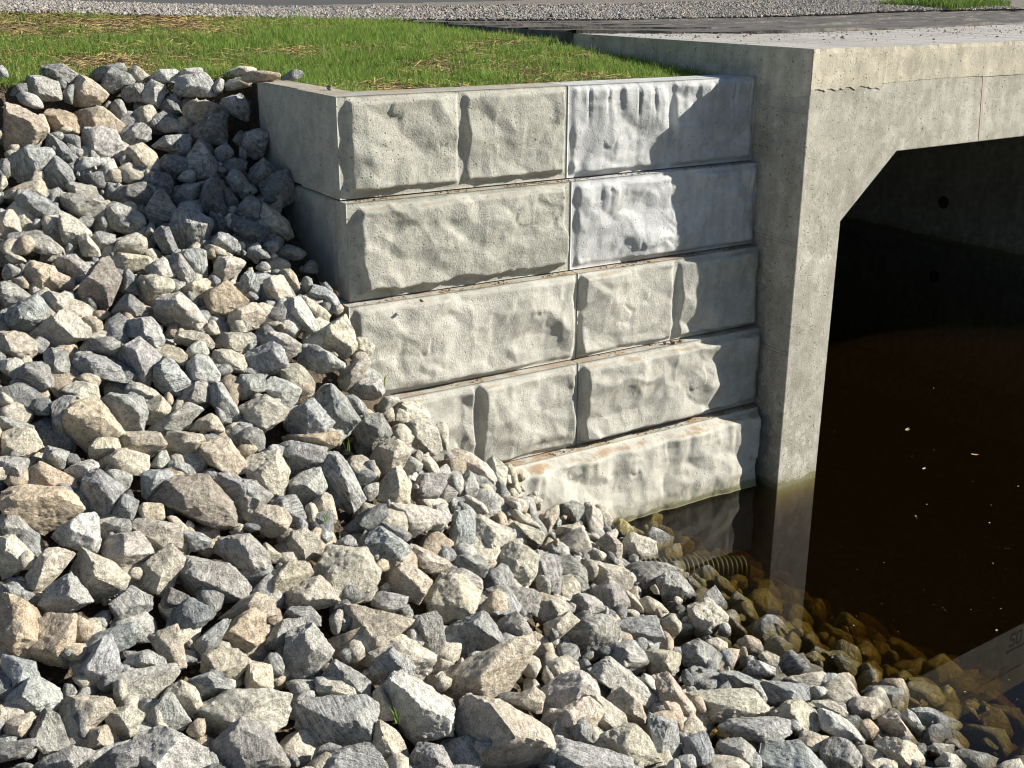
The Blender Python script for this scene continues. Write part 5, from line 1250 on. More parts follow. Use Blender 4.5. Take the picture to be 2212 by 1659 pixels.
LABELS = '''huge blocky cream boulder at the centre of the bottom edge
long tilted cream slab with a flat top above the huge cream boulder
broad blocky grey rock with speckled face between two beige boulders at the bottom
large pale grey wide rock below the long low beige rock away from the water
large blue-grey wide rock just below the long low beige rock
long low beige rock with rounded top near the bottom edge
large blue-grey long flat rock below the long sloping pale rock away from the water
rounded brownish grey boulder sloping down among paler stones mid slope
dark blue-grey slab overhanging the deepest black hollow
large pale grey long slanting rock below the long tilted slab away from the water
large round beige rock in the middle of the slope
wide pitted tan wedge at the edge of the view mid slope
large blue-grey long flat rock just below the broad speckled block
tall rust mottled tan rock at the edge of the view above the bottom
large beige long flat rock below the pointed cream rock toward the water
large smooth tan rock with one dark pit, leaning on grey rocks
pointed cream rock half hidden behind the stacked cream bar
large blue-grey chunky rock above the broad speckled block away from the water
large pale grey long flat rock beside the long low beige rock away from the water
upright cream rock with a sharp crest above the long tilted slab
flat-topped beige block near the water at the bottom
large blue-grey long flat rock below the flat-topped beige block toward the water
large beige chunky rock below the pitted tan wedge toward the water
large blue-grey upright rock below the rust mottled rock toward the water
rounded dark banded grey boulder between the tilted slab and the water
large tan chunky rock beside the rust mottled rock toward the water
long grey bar of stone pointing down the slope below the wall
large blue-grey chunky rock just above the long tilted slab
large pinkish tan rock with a crack at the top of the slope
large beige slanting rock beside the overhanging dark slab away from the water
large beige wide rock below the rust mottled rock toward the water
large blue-grey chunky rock beside the pitted tan wedge toward the water
mid-sized pale grey wide rock beside the long sloping pale rock away from the water
tall oval brown-grey rock standing upright below the shaded rocks
mid-sized pale grey chunky rock below the rust mottled rock
mid-sized blue-grey long slanting rock above the overhanging dark slab toward the water
long pale rock sloping down toward the water
mid-sized pale grey chunky rock above the rust mottled rock toward the water
mid-sized beige wide rock below the large round beige rock away from the water
mid-sized beige long flat rock above the heart shaped rock away from the water
bright cream rounded rock below the shadow of the wall
mid-sized blue-grey slanting rock beside the brownish boulder toward the water
mid-sized tan slanting rock below the overhanging dark slab toward the water
mid-sized beige wide rock below the long sloping pale rock away from the water
heart shaped pale rock near the foot of the wall
mid-sized beige wide rock below the long sloping pale rock
mid-sized beige wide rock below the tall oval rock away from the wall
mid-sized pale grey wide rock below the brownish boulder away from the water
mid-sized beige slanting rock beside the long grey bar away from the water
flat faced blue-grey rock in the wall shadow with one lit edge
mid-sized blue-grey long flat rock beside the rust mottled rock toward the water
mid-sized pale grey chunky rock below the pitted tan wedge toward the water
mid-sized blue-grey long flat rock below the flat-topped beige block toward the water
mid-sized blue-grey chunky rock above the long grey bar away from the water
rounded cream rock standing at the edge of the water
mid-sized blue-grey tall narrow rock below the long sloping pale rock toward the water
mid-sized blue-grey chunky rock beside the last waterline rock away from the water
grey-beige rock farthest along the waterline
mid-sized beige wide rock above the long low beige rock
mid-sized beige long slanting rock below the pitted tan wedge
mid-sized beige chunky rock just below the lowest dry part of the wall
mid-sized blue-grey chunky rock beside the huge cream boulder away from the water
mid-sized blue-grey chunky rock below the rust mottled rock
mid-sized blue-grey tall narrow rock above the long grey bar
mid-sized blue-grey chunky rock below the bright cream rock away from the water
mid-sized dark grey wide rock below the overhanging dark slab away from the water
mid-sized blue-grey chunky rock above the smooth tan rock toward the water
light blue-grey rock below the large cracked tan rock
mid-sized blue-grey wide rock beside the tall oval rock away from the wall
mid-sized beige long flat rock below the long grey bar toward the water
mid-sized blue-grey wide rock below the bright cream rock toward the water
mid-sized beige long slanting rock beside the large round beige rock away from the water
mid-sized beige wide rock above the long grey bar away from the water
mid-sized blue-grey wide rock beside the long low beige rock away from the water
mid-sized beige wide rock above the brownish boulder toward the water
mid-sized blue-grey chunky rock beside the pointed cream rock toward the water
mid-sized blue-grey wide rock just below the rock below the cracked tan rock
mid-sized beige chunky rock beside the flat-topped beige block toward the water
mid-sized blue-grey wide rock above the large round beige rock toward the water
mid-sized beige long slanting rock beside the long sloping pale rock toward the water
mid-sized beige slanting rock above the long grey bar toward the water
mid-sized blue-grey chunky rock above the waterside cream rock away from the water
mid-sized blue-grey long flat rock just above the broad speckled block
mid-sized shaded grey chunky rock beside the flat faced shaded rock toward the wall
mid-sized blue-grey wide rock just below the pointed cream rock
mid-sized beige long flat rock below the brownish boulder away from the water
mid-sized blue-grey chunky rock beside the overhanging dark slab away from the water
mid-sized dark grey long flat rock beside the long low beige rock away from the water
mid-sized blue-grey wide rock just below the waterside cream rock
mid-sized beige chunky rock beside the crested cream rock away from the water
mid-sized beige slanting rock beside the broad speckled block toward the water
mid-sized blue-grey upright rock beside the heart shaped rock toward the water
mid-sized beige chunky rock beside the brownish boulder toward the water
mid-sized blue-grey chunky rock below the bright cream rock
mid-sized shaded grey upright rock above the flat faced shaded rock toward the wall
mid-sized beige chunky rock above the pitted tan wedge
mid-sized blue-grey chunky rock beside the long grey bar away from the water
mid-sized blue-grey long flat rock below the rust mottled rock
mid-sized blue-grey chunky rock just below the rust mottled rock
mid-sized beige upright rock below the pitted tan wedge away from the water
mid-sized beige long slanting rock just below the long sloping pale rock
mid-sized tan chunky rock beside the bright cream rock toward the wall
mid-sized beige chunky rock beside the long low beige rock away from the water
mid-sized shaded grey chunky rock above the flat faced shaded rock
mid-sized beige upright rock just below the lower corner of the wall
mid-sized blue-grey wide rock beside the banded grey boulder toward the water
mid-sized beige chunky rock beside the long grey bar toward the water
mid-sized blue-grey long flat rock above the smooth tan rock
mid-sized blue-grey chunky rock above the long grey bar toward the water
mid-sized pale grey wide rock below the bright cream rock away from the water
mid-sized pale grey wide rock above the last waterline rock toward the water
mid-sized pale grey chunky rock beside the rock below the cracked tan rock toward the wall
mid-sized blue-grey wide rock beside the flat faced shaded rock away from the wall
mid-sized blue-grey upright rock beside the brownish boulder toward the water
mid-sized beige chunky rock just below the ribbed pipe
mid-sized beige upright rock below the overhanging dark slab away from the water
mid-sized pale grey long slanting rock above the last waterline rock away from the water
mid-sized blue-grey wide rock just above the long sloping pale rock
mid-sized blue-grey wide rock just below the ribbed pipe
mid-sized blue-grey wide rock above the long grey bar away from the water
mid-sized blue-grey wide rock below the lowest dry part of the wall
mid-sized beige long flat rock beside the smooth tan rock toward the water
mid-sized blue-grey long flat rock below the lower corner of the wall
mid-sized beige long flat rock below the smooth tan rock toward the water
mid-sized blue-grey long flat rock beside the flat-topped beige block toward the water
mid-sized blue-grey wide rock beside the crested cream rock toward the water
mid-sized pale grey long flat rock above the tall oval rock
mid-sized beige long flat rock below the ribbed pipe away from the water
mid-sized beige chunky rock below the tall oval rock away from the water
mid-sized pale grey slanting rock beside the lower corner of the wall away from the wall
mid-sized beige wide rock beside the bright cream rock toward the wall
mid-sized beige long slanting rock below the long sloping pale rock away from the water
mid-sized tan chunky rock beside the tall oval rock away from the wall
mid-sized tan long flat rock beside the large cracked tan rock toward the wall
small blue-grey upright rock beside the heart shaped rock toward the water
small beige long flat rock above the long grey bar toward the water
small blue-grey long flat rock beside the return end of the wall away from the wall
small blue-grey chunky rock above the smooth tan rock away from the water
small shaded grey chunky rock below the return end of the wall away from the wall
small tan long flat rock just above the pitted tan wedge
small beige chunky rock above the large round beige rock away from the water
small blue-grey tall narrow rock beside the smooth tan rock away from the water
small pale grey chunky rock just below the flat-topped beige block
small pale grey long flat rock beside the smooth tan rock toward the water
small beige blocky rock above the long sloping pale rock toward the water
small blue-grey chunky rock above the banded grey boulder toward the water
small beige wide rock above the brownish boulder
small blue-grey chunky rock beside the rock below the cracked tan rock toward the wall
small blue-grey wide rock above the long low beige rock away from the water
small beige wide rock beside the heart shaped rock toward the water
small shaded grey wide rock above the flat faced shaded rock away from the wall
small pale grey slanting rock above the long grey bar away from the water
small beige slanting rock above the flat faced shaded rock away from the wall
small blue-grey blocky rock below the flat-topped beige block away from the water
small blue-grey chunky rock above the long tilted slab toward the water
small beige chunky rock beside the large cracked tan rock toward the wall
small beige wide rock above the last waterline rock away from the water
small pale grey wide rock below the bright cream rock
small blue-grey long slanting rock below the large round beige rock away from the water
small beige long flat rock beside the tall oval rock away from the wall
small pale grey long flat rock above the last waterline rock
small blue-grey long slanting rock above the brownish boulder
small dark grey chunky rock below the tall oval rock toward the wall
small beige long slanting rock above the lowest wall block away from the water
small shaded grey upright rock above the flat faced shaded rock away from the wall
small tan wide rock beside the return end of the wall away from the wall
small blue-grey long flat rock below the rock below the cracked tan rock
small beige long flat rock above the crested cream rock away from the water
small blue-grey upright rock above the smooth tan rock away from the water
small shaded grey long slanting rock beside the flat faced shaded rock toward the wall
small beige long slanting rock just above the last waterline rock
small beige long slanting rock below the lower corner of the wall away from the water
small beige long slanting rock below the rust mottled rock
small beige slanting rock above the tall oval rock
small blue-grey long flat rock just below the heart shaped rock
small tan slanting rock beside the large cracked tan rock toward the wall
small blue-grey long flat rock above the large cracked tan rock toward the wall
small blue-grey slanting rock below the pitted tan wedge away from the water
small blue-grey slanting rock beside the brownish boulder away from the water
small blue-grey chunky rock above the pitted tan wedge away from the water
small blue-grey long slanting rock below the overhanging dark slab
small blue-grey wide rock just above the banded grey boulder
small beige chunky rock above the long low beige rock toward the water
small blue-grey long flat rock above the flat-topped beige block toward the water
small beige wide rock above the bright cream rock away from the wall
small beige slanting rock beside the long low beige rock away from the water
small beige long flat rock below the overhanging dark slab toward the water
small beige long flat rock above the tall oval rock toward the wall
small shaded beige long slanting rock beside the flat faced shaded rock toward the wall
small beige long flat rock just above the broad speckled block
small blue-grey long flat rock below the overhanging dark slab away from the water
small beige long slanting rock below the lower corner of the wall
small blue-grey long flat rock beside the lowest wall block toward the water
small dark grey long slanting rock below the long grey bar toward the water
small beige chunky rock beside the lower corner of the wall away from the wall
small pale grey long flat rock beside the bright cream rock toward the water
small blue-grey long flat rock below the tall oval rock
small pale grey chunky rock above the long grey bar
small blue-grey long slanting rock below the long grey bar away from the water
small blue-grey long flat rock above the tall oval rock away from the wall
small tan long flat rock above the long grey bar away from the water
small blue-grey chunky rock beside the tall oval rock away from the wall
small beige long flat rock below the flat faced shaded rock away from the wall
small beige long flat rock below the bright cream rock toward the water
small pale grey long slanting rock above the last waterline rock away from the water
small shaded grey chunky rock below the return end of the wall
small blue-grey long flat rock above the flat faced shaded rock
small shaded grey chunky rock beside the flat faced shaded rock toward the wall
small wet brown long flat rock beside the waterside cream rock toward the water
small blue-grey wide rock just above the pointed cream rock
small beige long flat rock below the flat faced shaded rock
small blue-grey wide rock beside the rock below the cracked tan rock toward the wall
small beige wide rock above the huge cream boulder toward the water
small blue-grey long flat rock above the rock below the cracked tan rock
small beige wide rock below the flat faced shaded rock toward the wall
small blue-grey wide rock below the return end of the wall away from the wall
small blue-grey upright rock above the heart shaped rock away from the water
small beige wide rock just above the smooth tan rock
small blue-grey slanting rock below the bright cream rock toward the water
small dark grey chunky rock above the brownish boulder toward the water
small shaded grey chunky rock above the flat faced shaded rock
small dark grey long flat rock below the rust mottled rock
small pale grey long flat rock above the smooth tan rock away from the water
small beige chunky rock beside the smooth tan rock toward the water
small blue-grey wide rock below the bright cream rock
small tan blocky rock below the rust mottled rock toward the water
small blue-grey long slanting rock just above the bright cream rock
small beige slanting rock beside the bright cream rock toward the wall
small beige wide rock beside the last waterline rock toward the water
small beige wide rock above the banded grey boulder away from the water
small beige long flat rock beside the banded grey boulder away from the water
small beige wide rock below the smooth tan rock toward the water
little blue-grey upright rock just below the flat faced shaded rock
little beige long flat rock just below the rock below the cracked tan rock
little blue-grey chunky rock beside the brownish boulder away from the water
little shaded grey long slanting rock above the flat faced shaded rock toward the wall
little blue-grey long flat rock just above the crested cream rock
little pale grey long slanting rock above the last waterline rock toward the water
little blue-grey slanting rock beside the lower corner of the wall away from the wall
little dark grey long slanting rock below the large cracked tan rock toward the wall
little pale grey chunky rock above the bright cream rock away from the wall
little blue-grey upright rock beside the lowest wall block away from the water
little blue-grey wide rock beside the large cracked tan rock toward the wall
little beige blocky rock below the rock below the cracked tan rock
little beige wide rock above the bright cream rock toward the wall
little mossy yellow chunky rock at the waterline just above the ribbed pipe
little blue-grey wide rock beside the pitted tan wedge toward the water
little beige tall narrow rock above the lowest wall block away from the water
little beige wide rock below the last waterline rock away from the water
little shaded grey chunky rock above the flat faced shaded rock toward the wall
little blue-grey upright rock beside the bright cream rock toward the wall
little dark grey long flat rock above the large round beige rock toward the water
little beige wide rock beside the rock below the cracked tan rock toward the wall
little mossy yellow long slanting rock at the waterline above the last waterline rock
little blue-grey five-sided rock below the long sloping pale rock away from the water
little dark grey five-sided rock below the overhanging dark slab away from the water
little shaded grey wide rock beside the flat faced shaded rock toward the wall
little beige long flat rock below the bright cream rock toward the water
little shaded grey wide rock above the flat faced shaded rock away from the wall
little beige tall narrow rock beside the broad speckled block toward the water
little shaded grey slanting rock beside the flat faced shaded rock away from the wall
little beige slanting rock beside the ribbed pipe away from the water
little blue-grey chunky rock below the smooth tan rock away from the water
little blue-grey long flat rock below the large round beige rock away from the water
little shaded grey long slanting rock just above the flat faced shaded rock
little mossy yellow long flat rock above the last waterline rock away from the water
little beige wide rock beside the last waterline rock away from the water
little beige long flat rock above the brownish boulder
little tan long flat rock beside the tall oval rock away from the wall
little beige tall narrow rock beside the ribbed pipe away from the water
little pale grey wide rock above the flat-topped beige block toward the water
little pale grey wide rock just below the smooth tan rock
little blue-grey wide rock just below the brownish boulder
little beige long slanting rock above the flat-topped beige block toward the water
little beige long flat rock above the smooth tan rock toward the water
little beige long flat rock above the heart shaped rock toward the water
little beige wide rock below the banded grey boulder away from the water
little tan wide rock just below the bright cream rock
little pale grey chunky rock beside the return end of the wall away from the wall
little beige long flat rock just above the long grey bar
little beige upright rock below the long grey bar away from the water
little wet brown blocky rock at the waterline above the waterside cream rock toward the water
little beige long flat rock above the last waterline rock away from the water
little blue-grey long flat rock above the flat faced shaded rock
little beige chunky rock just below the lower corner of the wall
little blue-grey long flat rock just above the rust mottled rock
little beige slanting rock just above the tall oval rock
little blue-grey chunky rock beside the large cracked tan rock toward the wall
little beige long flat rock beside the last waterline rock toward the water
little beige wide rock beside the brownish boulder away from the water
little pale grey long flat rock beside the long low beige rock away from the water
little dark grey upright rock beside the tall oval rock toward the wall
little dark grey blocky rock beside the return end of the wall away from the wall
little pale grey chunky rock just above the tall oval rock
little pale grey long flat rock below the large cracked tan rock toward the wall
little blue-grey wide rock just above the brownish boulder
little pale grey upright rock above the crested cream rock
little beige tall narrow rock below the lowest wall block toward the water
little beige long flat rock just above the heart shaped rock
little pale grey long flat rock beside the smooth tan rock away from the water'''.strip().split('\n')
rest = Acc()
recs = []
for ln in ROCKS.strip().split('\n'):
    p = ln.split()
    pts = np.array([[float(c) for c in q.split(',')] for q in p[1:]]) * (2212 / 1024.0)
    recs.append((p[0], pts))
for i, (c, pts) in enumerate(recs):
    rs = np.random.RandomState(1000 + i)
    cen = (pts.min(0) + pts.max(0)) / 2 * .5 + pts.mean(0) * .5
    t = hit_bank(cen[0], cen[1])
    q = (pts - cen) * (t / F); q[:, 1] *= -1
    q = q * 1.10
    ext = q.max(0) - q.min(0)
    area = 0.5 * abs(np.dot(q[:, 0], np.roll(q[:, 1], 1)) - np.dot(q[:, 1], np.roll(q[:, 0], 1)))
    th = 0.58 * math.sqrt(max(area, 1e-4)) * rs.uniform(.8, 1.2)
    pl = rock_planes(q.tolist(), None, th, rs)
    cov = np.cov(q.T); ev, evec = np.linalg.eigh(cov)
    a2, a1 = math.sqrt(ev[0]) * 1.5, math.sqrt(ev[1]) * 1.5
    d1 = RIGHT * evec[0, 1] + UP * evec[1, 1]; d2 = RIGHT * evec[0, 0] + UP * evec[1, 0]
    R = np.stack([d1, d2, FWD])
    px = math.sqrt(area) * F / t
    sub = 5 if px > 72 else 4
    if i >= 300: sub = 3
    v, f = rock_shape(pl, np.array([max(a1, .05), max(a2, .05), max(th, .05)]), R, sub, 77 + i * 13, rough=1.0, power=rs.choice([70, 100, 140]))
    ctr = CAM + ray(cen[0], cen[1]) * (t + 0.02)
    if BANK(ctr[0], ctr[1]) > GRND(ctr[0], ctr[1]) - .2:
        ctr = ctr + np.array([0, 0, .05]) - FWD * .05
    base, band = ROCK_COL[c]
    wr = rs.uniform(-.03, .05); jit = np.array(base) * np.array([1 + wr, 1, 1 - wr]) * rs.uniform(.84, 1.16) * (1 + rs.uniform(-.02, .02, 3))
    col = np.array([*jit, band * rs.uniform(.6, 1.2)])
    if i < 300:
        me = new_mesh('rock', v * K, f, ROCK, True)
        colour_attr(me, col); float_attr(me, rs.uniform(0, 40))
        me.set_sharp_from_angle(angle=math.radians(27))
        o = obj('rock', me, None, M(ctr))
        lab = LABELS[i] if i < len(LABELS) else ''
        tag(o, lab or 'rock', 'rock', 'loose riprap rocks on the bank')
    else:
        rest.add(M(v + ctr), f, col, rs.uniform(0, 40))
# lower layer: stones that fill the gaps under the ones above, and the bank outside the picture
rs = np.random.RandomState(5)
protos = []
for i in range(14):
    pl = []
    for _ in range(13):
        nn = rs.normal(0, 1, 3); nn /= np.linalg.norm(nn)
        pl.append((nn, rs.uniform(.62, 1.0)))
    for ax in np.eye(3):
        pl += [(ax, 1.0), (-ax, 1.0)]
    protos.append(rock_shape(pl, np.ones(3), np.eye(3), 3, 500 + i, power=60))
gx, gy = np.meshgrid(np.arange(-8, 5.6, .30), np.arange(-10.5, 4.0, .30))
gx = (gx + rs.uniform(-.13, .13, gx.shape)).ravel(); gy = (gy + rs.uniform(-.13, .13, gy.shape)).ravel()
gb, gg = BANK(gx, gy), GRND(gx, gy)
ok = ((gx < -.22) | (gy < -.62) & (gx > -.22) | (gx < .9) & (gy < -.75)) & (gb < gg - .12) & (gb > -6.6)
ok &= ~((gx > -.25) & (gy > -.72))
ok &= np.hypot(gx - CAM[0], gy - CAM[1]) > 1.5
gx, gy, gb = gx[ok], gy[ok], gb[ok]
keys = list('ggglbbbtd')
# is the place within the picture (then the stone lies lower, under the drawn ones)?
q = p3(gx, gy, gb) - CAM
dep = q @ FWD; sx = 1106 + F * (q @ RIGHT) / dep; sy = 829.5 - F * (q @ UP) / dep
inside = (dep > 0) & (sx > -40) & (sx < 2250) & (sy > 150) & (sy < 1690) & (gb > -4.95)
for j in range(len(gx)):
    v, f = protos[rs.randint(14)]
    s = rs.uniform(.13, .24) if not inside[j] else rs.uniform(.11, .20)
    A = rs.normal(0, 1, (3, 3)); Qm, _ = np.linalg.qr(A)
    vv = (v * s * rs.uniform(.65, 1.15, 3)) @ Qm
    z = gb[j] - (.18 if inside[j] else .08) + rs.uniform(-.06, .05)
    base, band = ROCK_COL[keys[rs.randint(len(keys))]]
    col = np.array([*(np.array(base) * rs.uniform(.8, 1.15)), band])
    rest.add(M(vv + np.array([gx[j], gy[j], z])), f, col, rs.uniform(0, 40))
# small broken chips lodged between the larger stones
n = 2600
cx_, cy_ = rs.uniform(-6, 4.2, n), rs.uniform(-8, 2.6, n)
cb = BANK(cx_, cy_)
ok = ((cx_ < -.15) | (cy_ < -.62)) & ~((cx_ > -.2) & (cy_ > -.66)) & (cb < GRND(cx_, cy_) - .1)
for x_, y_, b_ in zip(cx_[ok], cy_[ok], cb[ok]):
    pl = []
    for _ in range(9):
        nn = rs.normal(0, 1, 3); nn /= np.linalg.norm(nn)
        pl.append((nn, rs.uniform(.55, 1.0)))
    d_, f_ = ico(2)
    Hn = np.array([p[1] for p in pl]); Nn_ = np.array([p[0] for p in pl])
    q_ = np.maximum((d_ @ Nn_.T / Hn).max(1), .75)
    vv = d_ / q_[:, None] * rs.uniform(.022, .085) * rs.uniform(.6, 1.3, 3)
    base, band = ROCK_COL[keys[rs.randint(len(keys))]]
    rest.add(M(vv + np.array([x_, y_, b_ + rs.uniform(-.16, .02)])), f_, np.array([*(np.array(base) * rs.uniform(.8, 1.15)), band]), rs.uniform(0, 40))
kind(obj('rock_rubble', rest.mesh('rock_rubble', ROCK)), 'stuff')
# pebbles and grit lying on the soil between the rocks
n = 5000
px_, py_ = rs.uniform(-6, 3.5, n), rs.uniform(-8, 2.5, n)
ok = ((px_ < -.1) | (py_ < -.65)) & (BANK(px_, py_) < GRND(px_, py_) - .2)
px_, py_ = px_[ok], py_[ok]
acc = Acc()
c = np.array([.27, .22, .16, 1]) * rs.uniform(.6, 1.4, (len(px_), 1)); c[:, 3] = 1
stones(acc, M(p3(px_, py_, soil_z(px_, py_) + .015)), rs.uniform(.006, .02, len(px_)), rs, c)
kind(obj('pebbles', acc.mesh('pebbles', STONES, False)), 'stuff')

# ---------------------------------------------------------------- gravel
acc = Acc()
n = 60000
gx = rs.uniform(-8, 26, n); dd = rs.beta(.9, 1.5, n) * 7.0 - .12
keep = rs.uniform(0, 1, n) < np.clip(26 / (8 + np.abs(gx + 2) * .9 + dd * 4), .35, 1)
gx, dd = gx[keep], dd[keep]
gy = g_edge(gx) + dd + .10 * vnoise(p3(gx * 1.3, 0.5), 3)
ok = gy < road_edge(gx) + .05
gx, gy, dd = gx[ok], gy[ok], dd[ok]
gz = np.maximum(shoulder_z(gx, dd), np.where(gx > 5.4, ZT + .03, -9)) + .012 + rs.uniform(0, .03, len(gx))
tone = rs.uniform(.55, 1.35, (len(gx), 1))
c = np.where(rs.uniform(0, 1, (len(gx), 1)) < .5, np.array([[.30, .265, .225, 1]]), np.array([[.25, .24, .235, 1]])) * tone; c[:, 3] = 1
stones(acc, M(p3(gx, gy, gz)), rs.uniform(.008, .021, len(gx)), rs, c)
kind(obj('gravel', acc.mesh('gravel', STONES, False)), 'stuff')
# grit scattered on the deck
acc = Acc()
n = 2600
e_ = rs.uniform(.0, 14, n); u_ = rs.uniform(.05, 5.0, n)
ok = (u_ < near_u(e_) + .4) & (rs.uniform(0, 1, n) < np.clip(.12 + (u_ - .8) * .35 + (e_ > 4) * .25 * u_, .02, 1))
e_, u_ = e_[ok], u_[ok]
c = np.array([.30, .25, .20, 1]) * rs.uniform(.5, 1.5, (len(e_), 1)); c[:, 3] = 1
stones(acc, M(eb(e_, u_, ZT + .006)), rs.choice([.003, .005, .009], len(e_), p=[.6, .3, .1]), rs, c)
kind(obj('deck_grit', acc.mesh('deck_grit', STONES, False)), 'stuff')

# ---------------------------------------------------------------- grass and straw
def blades(P, h, wd, lean, rnd, cols):
    n = len(P)
    a = rnd.uniform(0, 6.283, n); b = rnd.uniform(0, 6.283, n)
    side = np.stack([np.cos(a), np.sin(a), np.zeros(n)], -1) * (wd / 2)[:, None]
    ln = np.stack([np.cos(b), np.sin(b), np.zeros(n)], -1) * (lean * h)[:, None]
    up = np.stack([np.zeros(n), np.zeros(n), h], -1)
    m = P + up * .55 + ln * .35
    t = P + up * (1 - .35 * lean[:, None] ** 2) + ln
    v = np.stack([P - side, P + side, m + side * .8, m - side * .8, t], 1)
    f = np.array([(0, 1, 2), (0, 2, 3), (3, 2, 4)])[None] + (np.arange(n) * 5)[:, None, None]
    shade = np.array([.62, .62, .95, .95, 1.15])
    c = cols[:, None, :] * np.where(True, 1.0, shade)[None, :, None] if False else np.repeat(cols[:, None, :], 5, 1)
    return v.reshape(-1, 3), f.reshape(-1, 3), c.reshape(-1, 4)
def grass_ok(x, y):
    inw = ((x > .40) & (y > .42) | (x > .12) & (y > 2.2)) & (x < 5.35)
    left = (x <= .12) & ((BANK(x, y) > GRND(x, y) - .02) | (y > 3.6)) & (y > 2.2)
    return (inw | left) & (y < g_edge(x) - .02)
def straw_amt(x, y):             # bare straw patches
    s = fbm(p3(x * .9, y * .9), 3, 21)
    s = s + 0.75 * sstep(6.2, 8.8, y) * sstep(5.0, 0.5, x) + 0.35 * sstep(-1.2, -3.0, x) + .12 * sstep(1.2, .5, y)
    return s
n = 210000
gx = rs.uniform(-5, 5.45, n); gy = rs.uniform(.4, 10, n)
s = straw_amt(gx, gy)
ok = grass_ok(gx, gy) & (rs.uniform(-.22, .60, n) > s) & (rs.uniform(0, 1, n) < np.clip(1.15 - gy * .055, .4, 1))
gx, gy, s = gx[ok], gy[ok], s[ok]
n = len(gx)
clump = fbm(p3(gx * 3.1, gy * 3.1), 2, 33)
gz = GRND(gx, gy) + 0.03 * fbm(p3(gx * 1.6, gy * 1.6), 3, 5) - .01
h = rs.uniform(.022, .062, n) * (1 + .6 * clump) * np.where(rs.uniform(0, 1, n) < .08, 1.5, 1.0)
mixv = rs.uniform(0, 1, (n, 1)); yel = (rs.uniform(0, 1, (n, 1)) < .10)
c = np.array([[.085, .165, .025, 1]]) * (1 - mixv) + np.array([[.19, .28, .05, 1]]) * mixv
c = np.where(yel, np.array([[.28, .24, .09, 1]]), c); c[:, 3] = 1
acc = Acc()
acc.add(*blades(M(p3(gx, gy, gz)), h, rs.uniform(.0022, .0048, n), rs.uniform(.1, .75, n), rs, c))
# tuft beyond the culvert, top corner of the view
n = 5000
gx = rs.uniform(22.4, 27, n); gy = 9.6 + rs.uniform(0, 2.6, n) + .35 * (gx - 20)
c = np.tile(np.array([[.10, .16, .03, 1]]), (n, 1)) * rs.uniform(.7, 1.3, (n, 1)); c[:, 3] = 1
acc.add(*blades(M(p3(gx, gy, .42 + .22 * np.clip(gx - 22.4, 0, 1.2) * np.clip(1.3 - np.abs(gy - 10.9 - .35 * (gx - 20)), 0, 1))), rs.uniform(.08, .16, n), rs.uniform(.006, .012, n), rs.uniform(.1, .8, n), rs, c))
kind(obj('grass', acc.mesh('grass', GRASS, False)), 'stuff')
# straw mulch: flat strips
n = 42000
gx = rs.uniform(-5, 5.45, n); gy = rs.uniform(.45, 9.6, n)
s = straw_amt(gx, gy)
ok = grass_ok(gx, gy) & (rs.uniform(-.25, .6, n) < s + .06)
gx, gy = gx[ok], gy[ok]; n = len(gx)
gz = GRND(gx, gy) + 0.03 * fbm(p3(gx * 1.6, gy * 1.6), 3, 5) + rs.uniform(.0, .05, n)
P = M(p3(gx, gy, gz)); a = rs.uniform(0, 6.283, n); L = rs.uniform(.015, .055, n); tl = rs.uniform(-.3, .3, n)
d = np.stack([np.cos(a), np.sin(a), tl], -1) * L[:, None]; sd_ = np.stack([-np.sin(a), np.cos(a), np.zeros(n)], -1) * rs.uniform(.0010, .0022, n)[:, None]
v = np.stack([P - d - sd_, P - d + sd_, P + d + sd_, P + d - sd_], 1)
v[:, 1:3, 2] += .0015
f = np.array([(0, 1, 2), (0, 2, 3)])[None] + (np.arange(n) * 4)[:, None, None]
c = np.array([[.42, .31, .13, 1]]) * rs.uniform(.45, 1.25, (n, 1)); c[:, 3] = 1
acc = Acc(); acc.add(v.reshape(-1, 3), f.reshape(-1, 3), np.repeat(c, 4, 0))
kind(obj('straw', acc.mesh('straw', STRAW, False)), 'stuff')

# ---------------------------------------------------------------- small things
def ground_pt(x, y, z):
    d = ray(x, y)
    return CAM + d * ((z - CAM[2]) / d[2])
# corrugated drain pipe lying half drowned beside the wall
A, B = np.array([2.55, -1.50, -5.075]), np.array([3.93, -1.90, -5.24])
ax = B - A; Lp = np.linalg.norm(ax); ax /= Lp
sx_ = np.cross(ax, [0, 0, 1]); sx_ /= np.linalg.norm(sx_); sz_ = np.cross(sx_, ax)
nr, ns = 24 * 6 + 1, 28
tt = np.linspace(0, Lp, nr); prof_r = .128 + .012 * np.clip(np.sin(tt / Lp * 24 * 2 * math.pi + .8 * np.sin(tt * 5)) * 2.2, -1, 1)
an = np.linspace(0, 2 * math.pi, ns, endpoint=False)
v = (A + tt[:, None, None] * ax + prof_r[:, None, None] * (np.cos(an)[None, :, None] * sx_ + np.sin(an)[None, :, None] * sz_)).reshape(-1, 3)
fs = [(i * ns + j, i * ns + (j + 1) % ns, (i + 1) * ns + (j + 1) % ns, (i + 1) * ns + j) for i in range(nr - 1) for j in range(ns)]
cp = M(A)
pipe = obj('corrugated_pipe', new_mesh('corrugated_pipe', M(v) - cp, fs, PIPE, True), None, cp)
tag(pipe, 'ribbed plastic drain pipe lying mostly under water beside the wall', 'pipe')

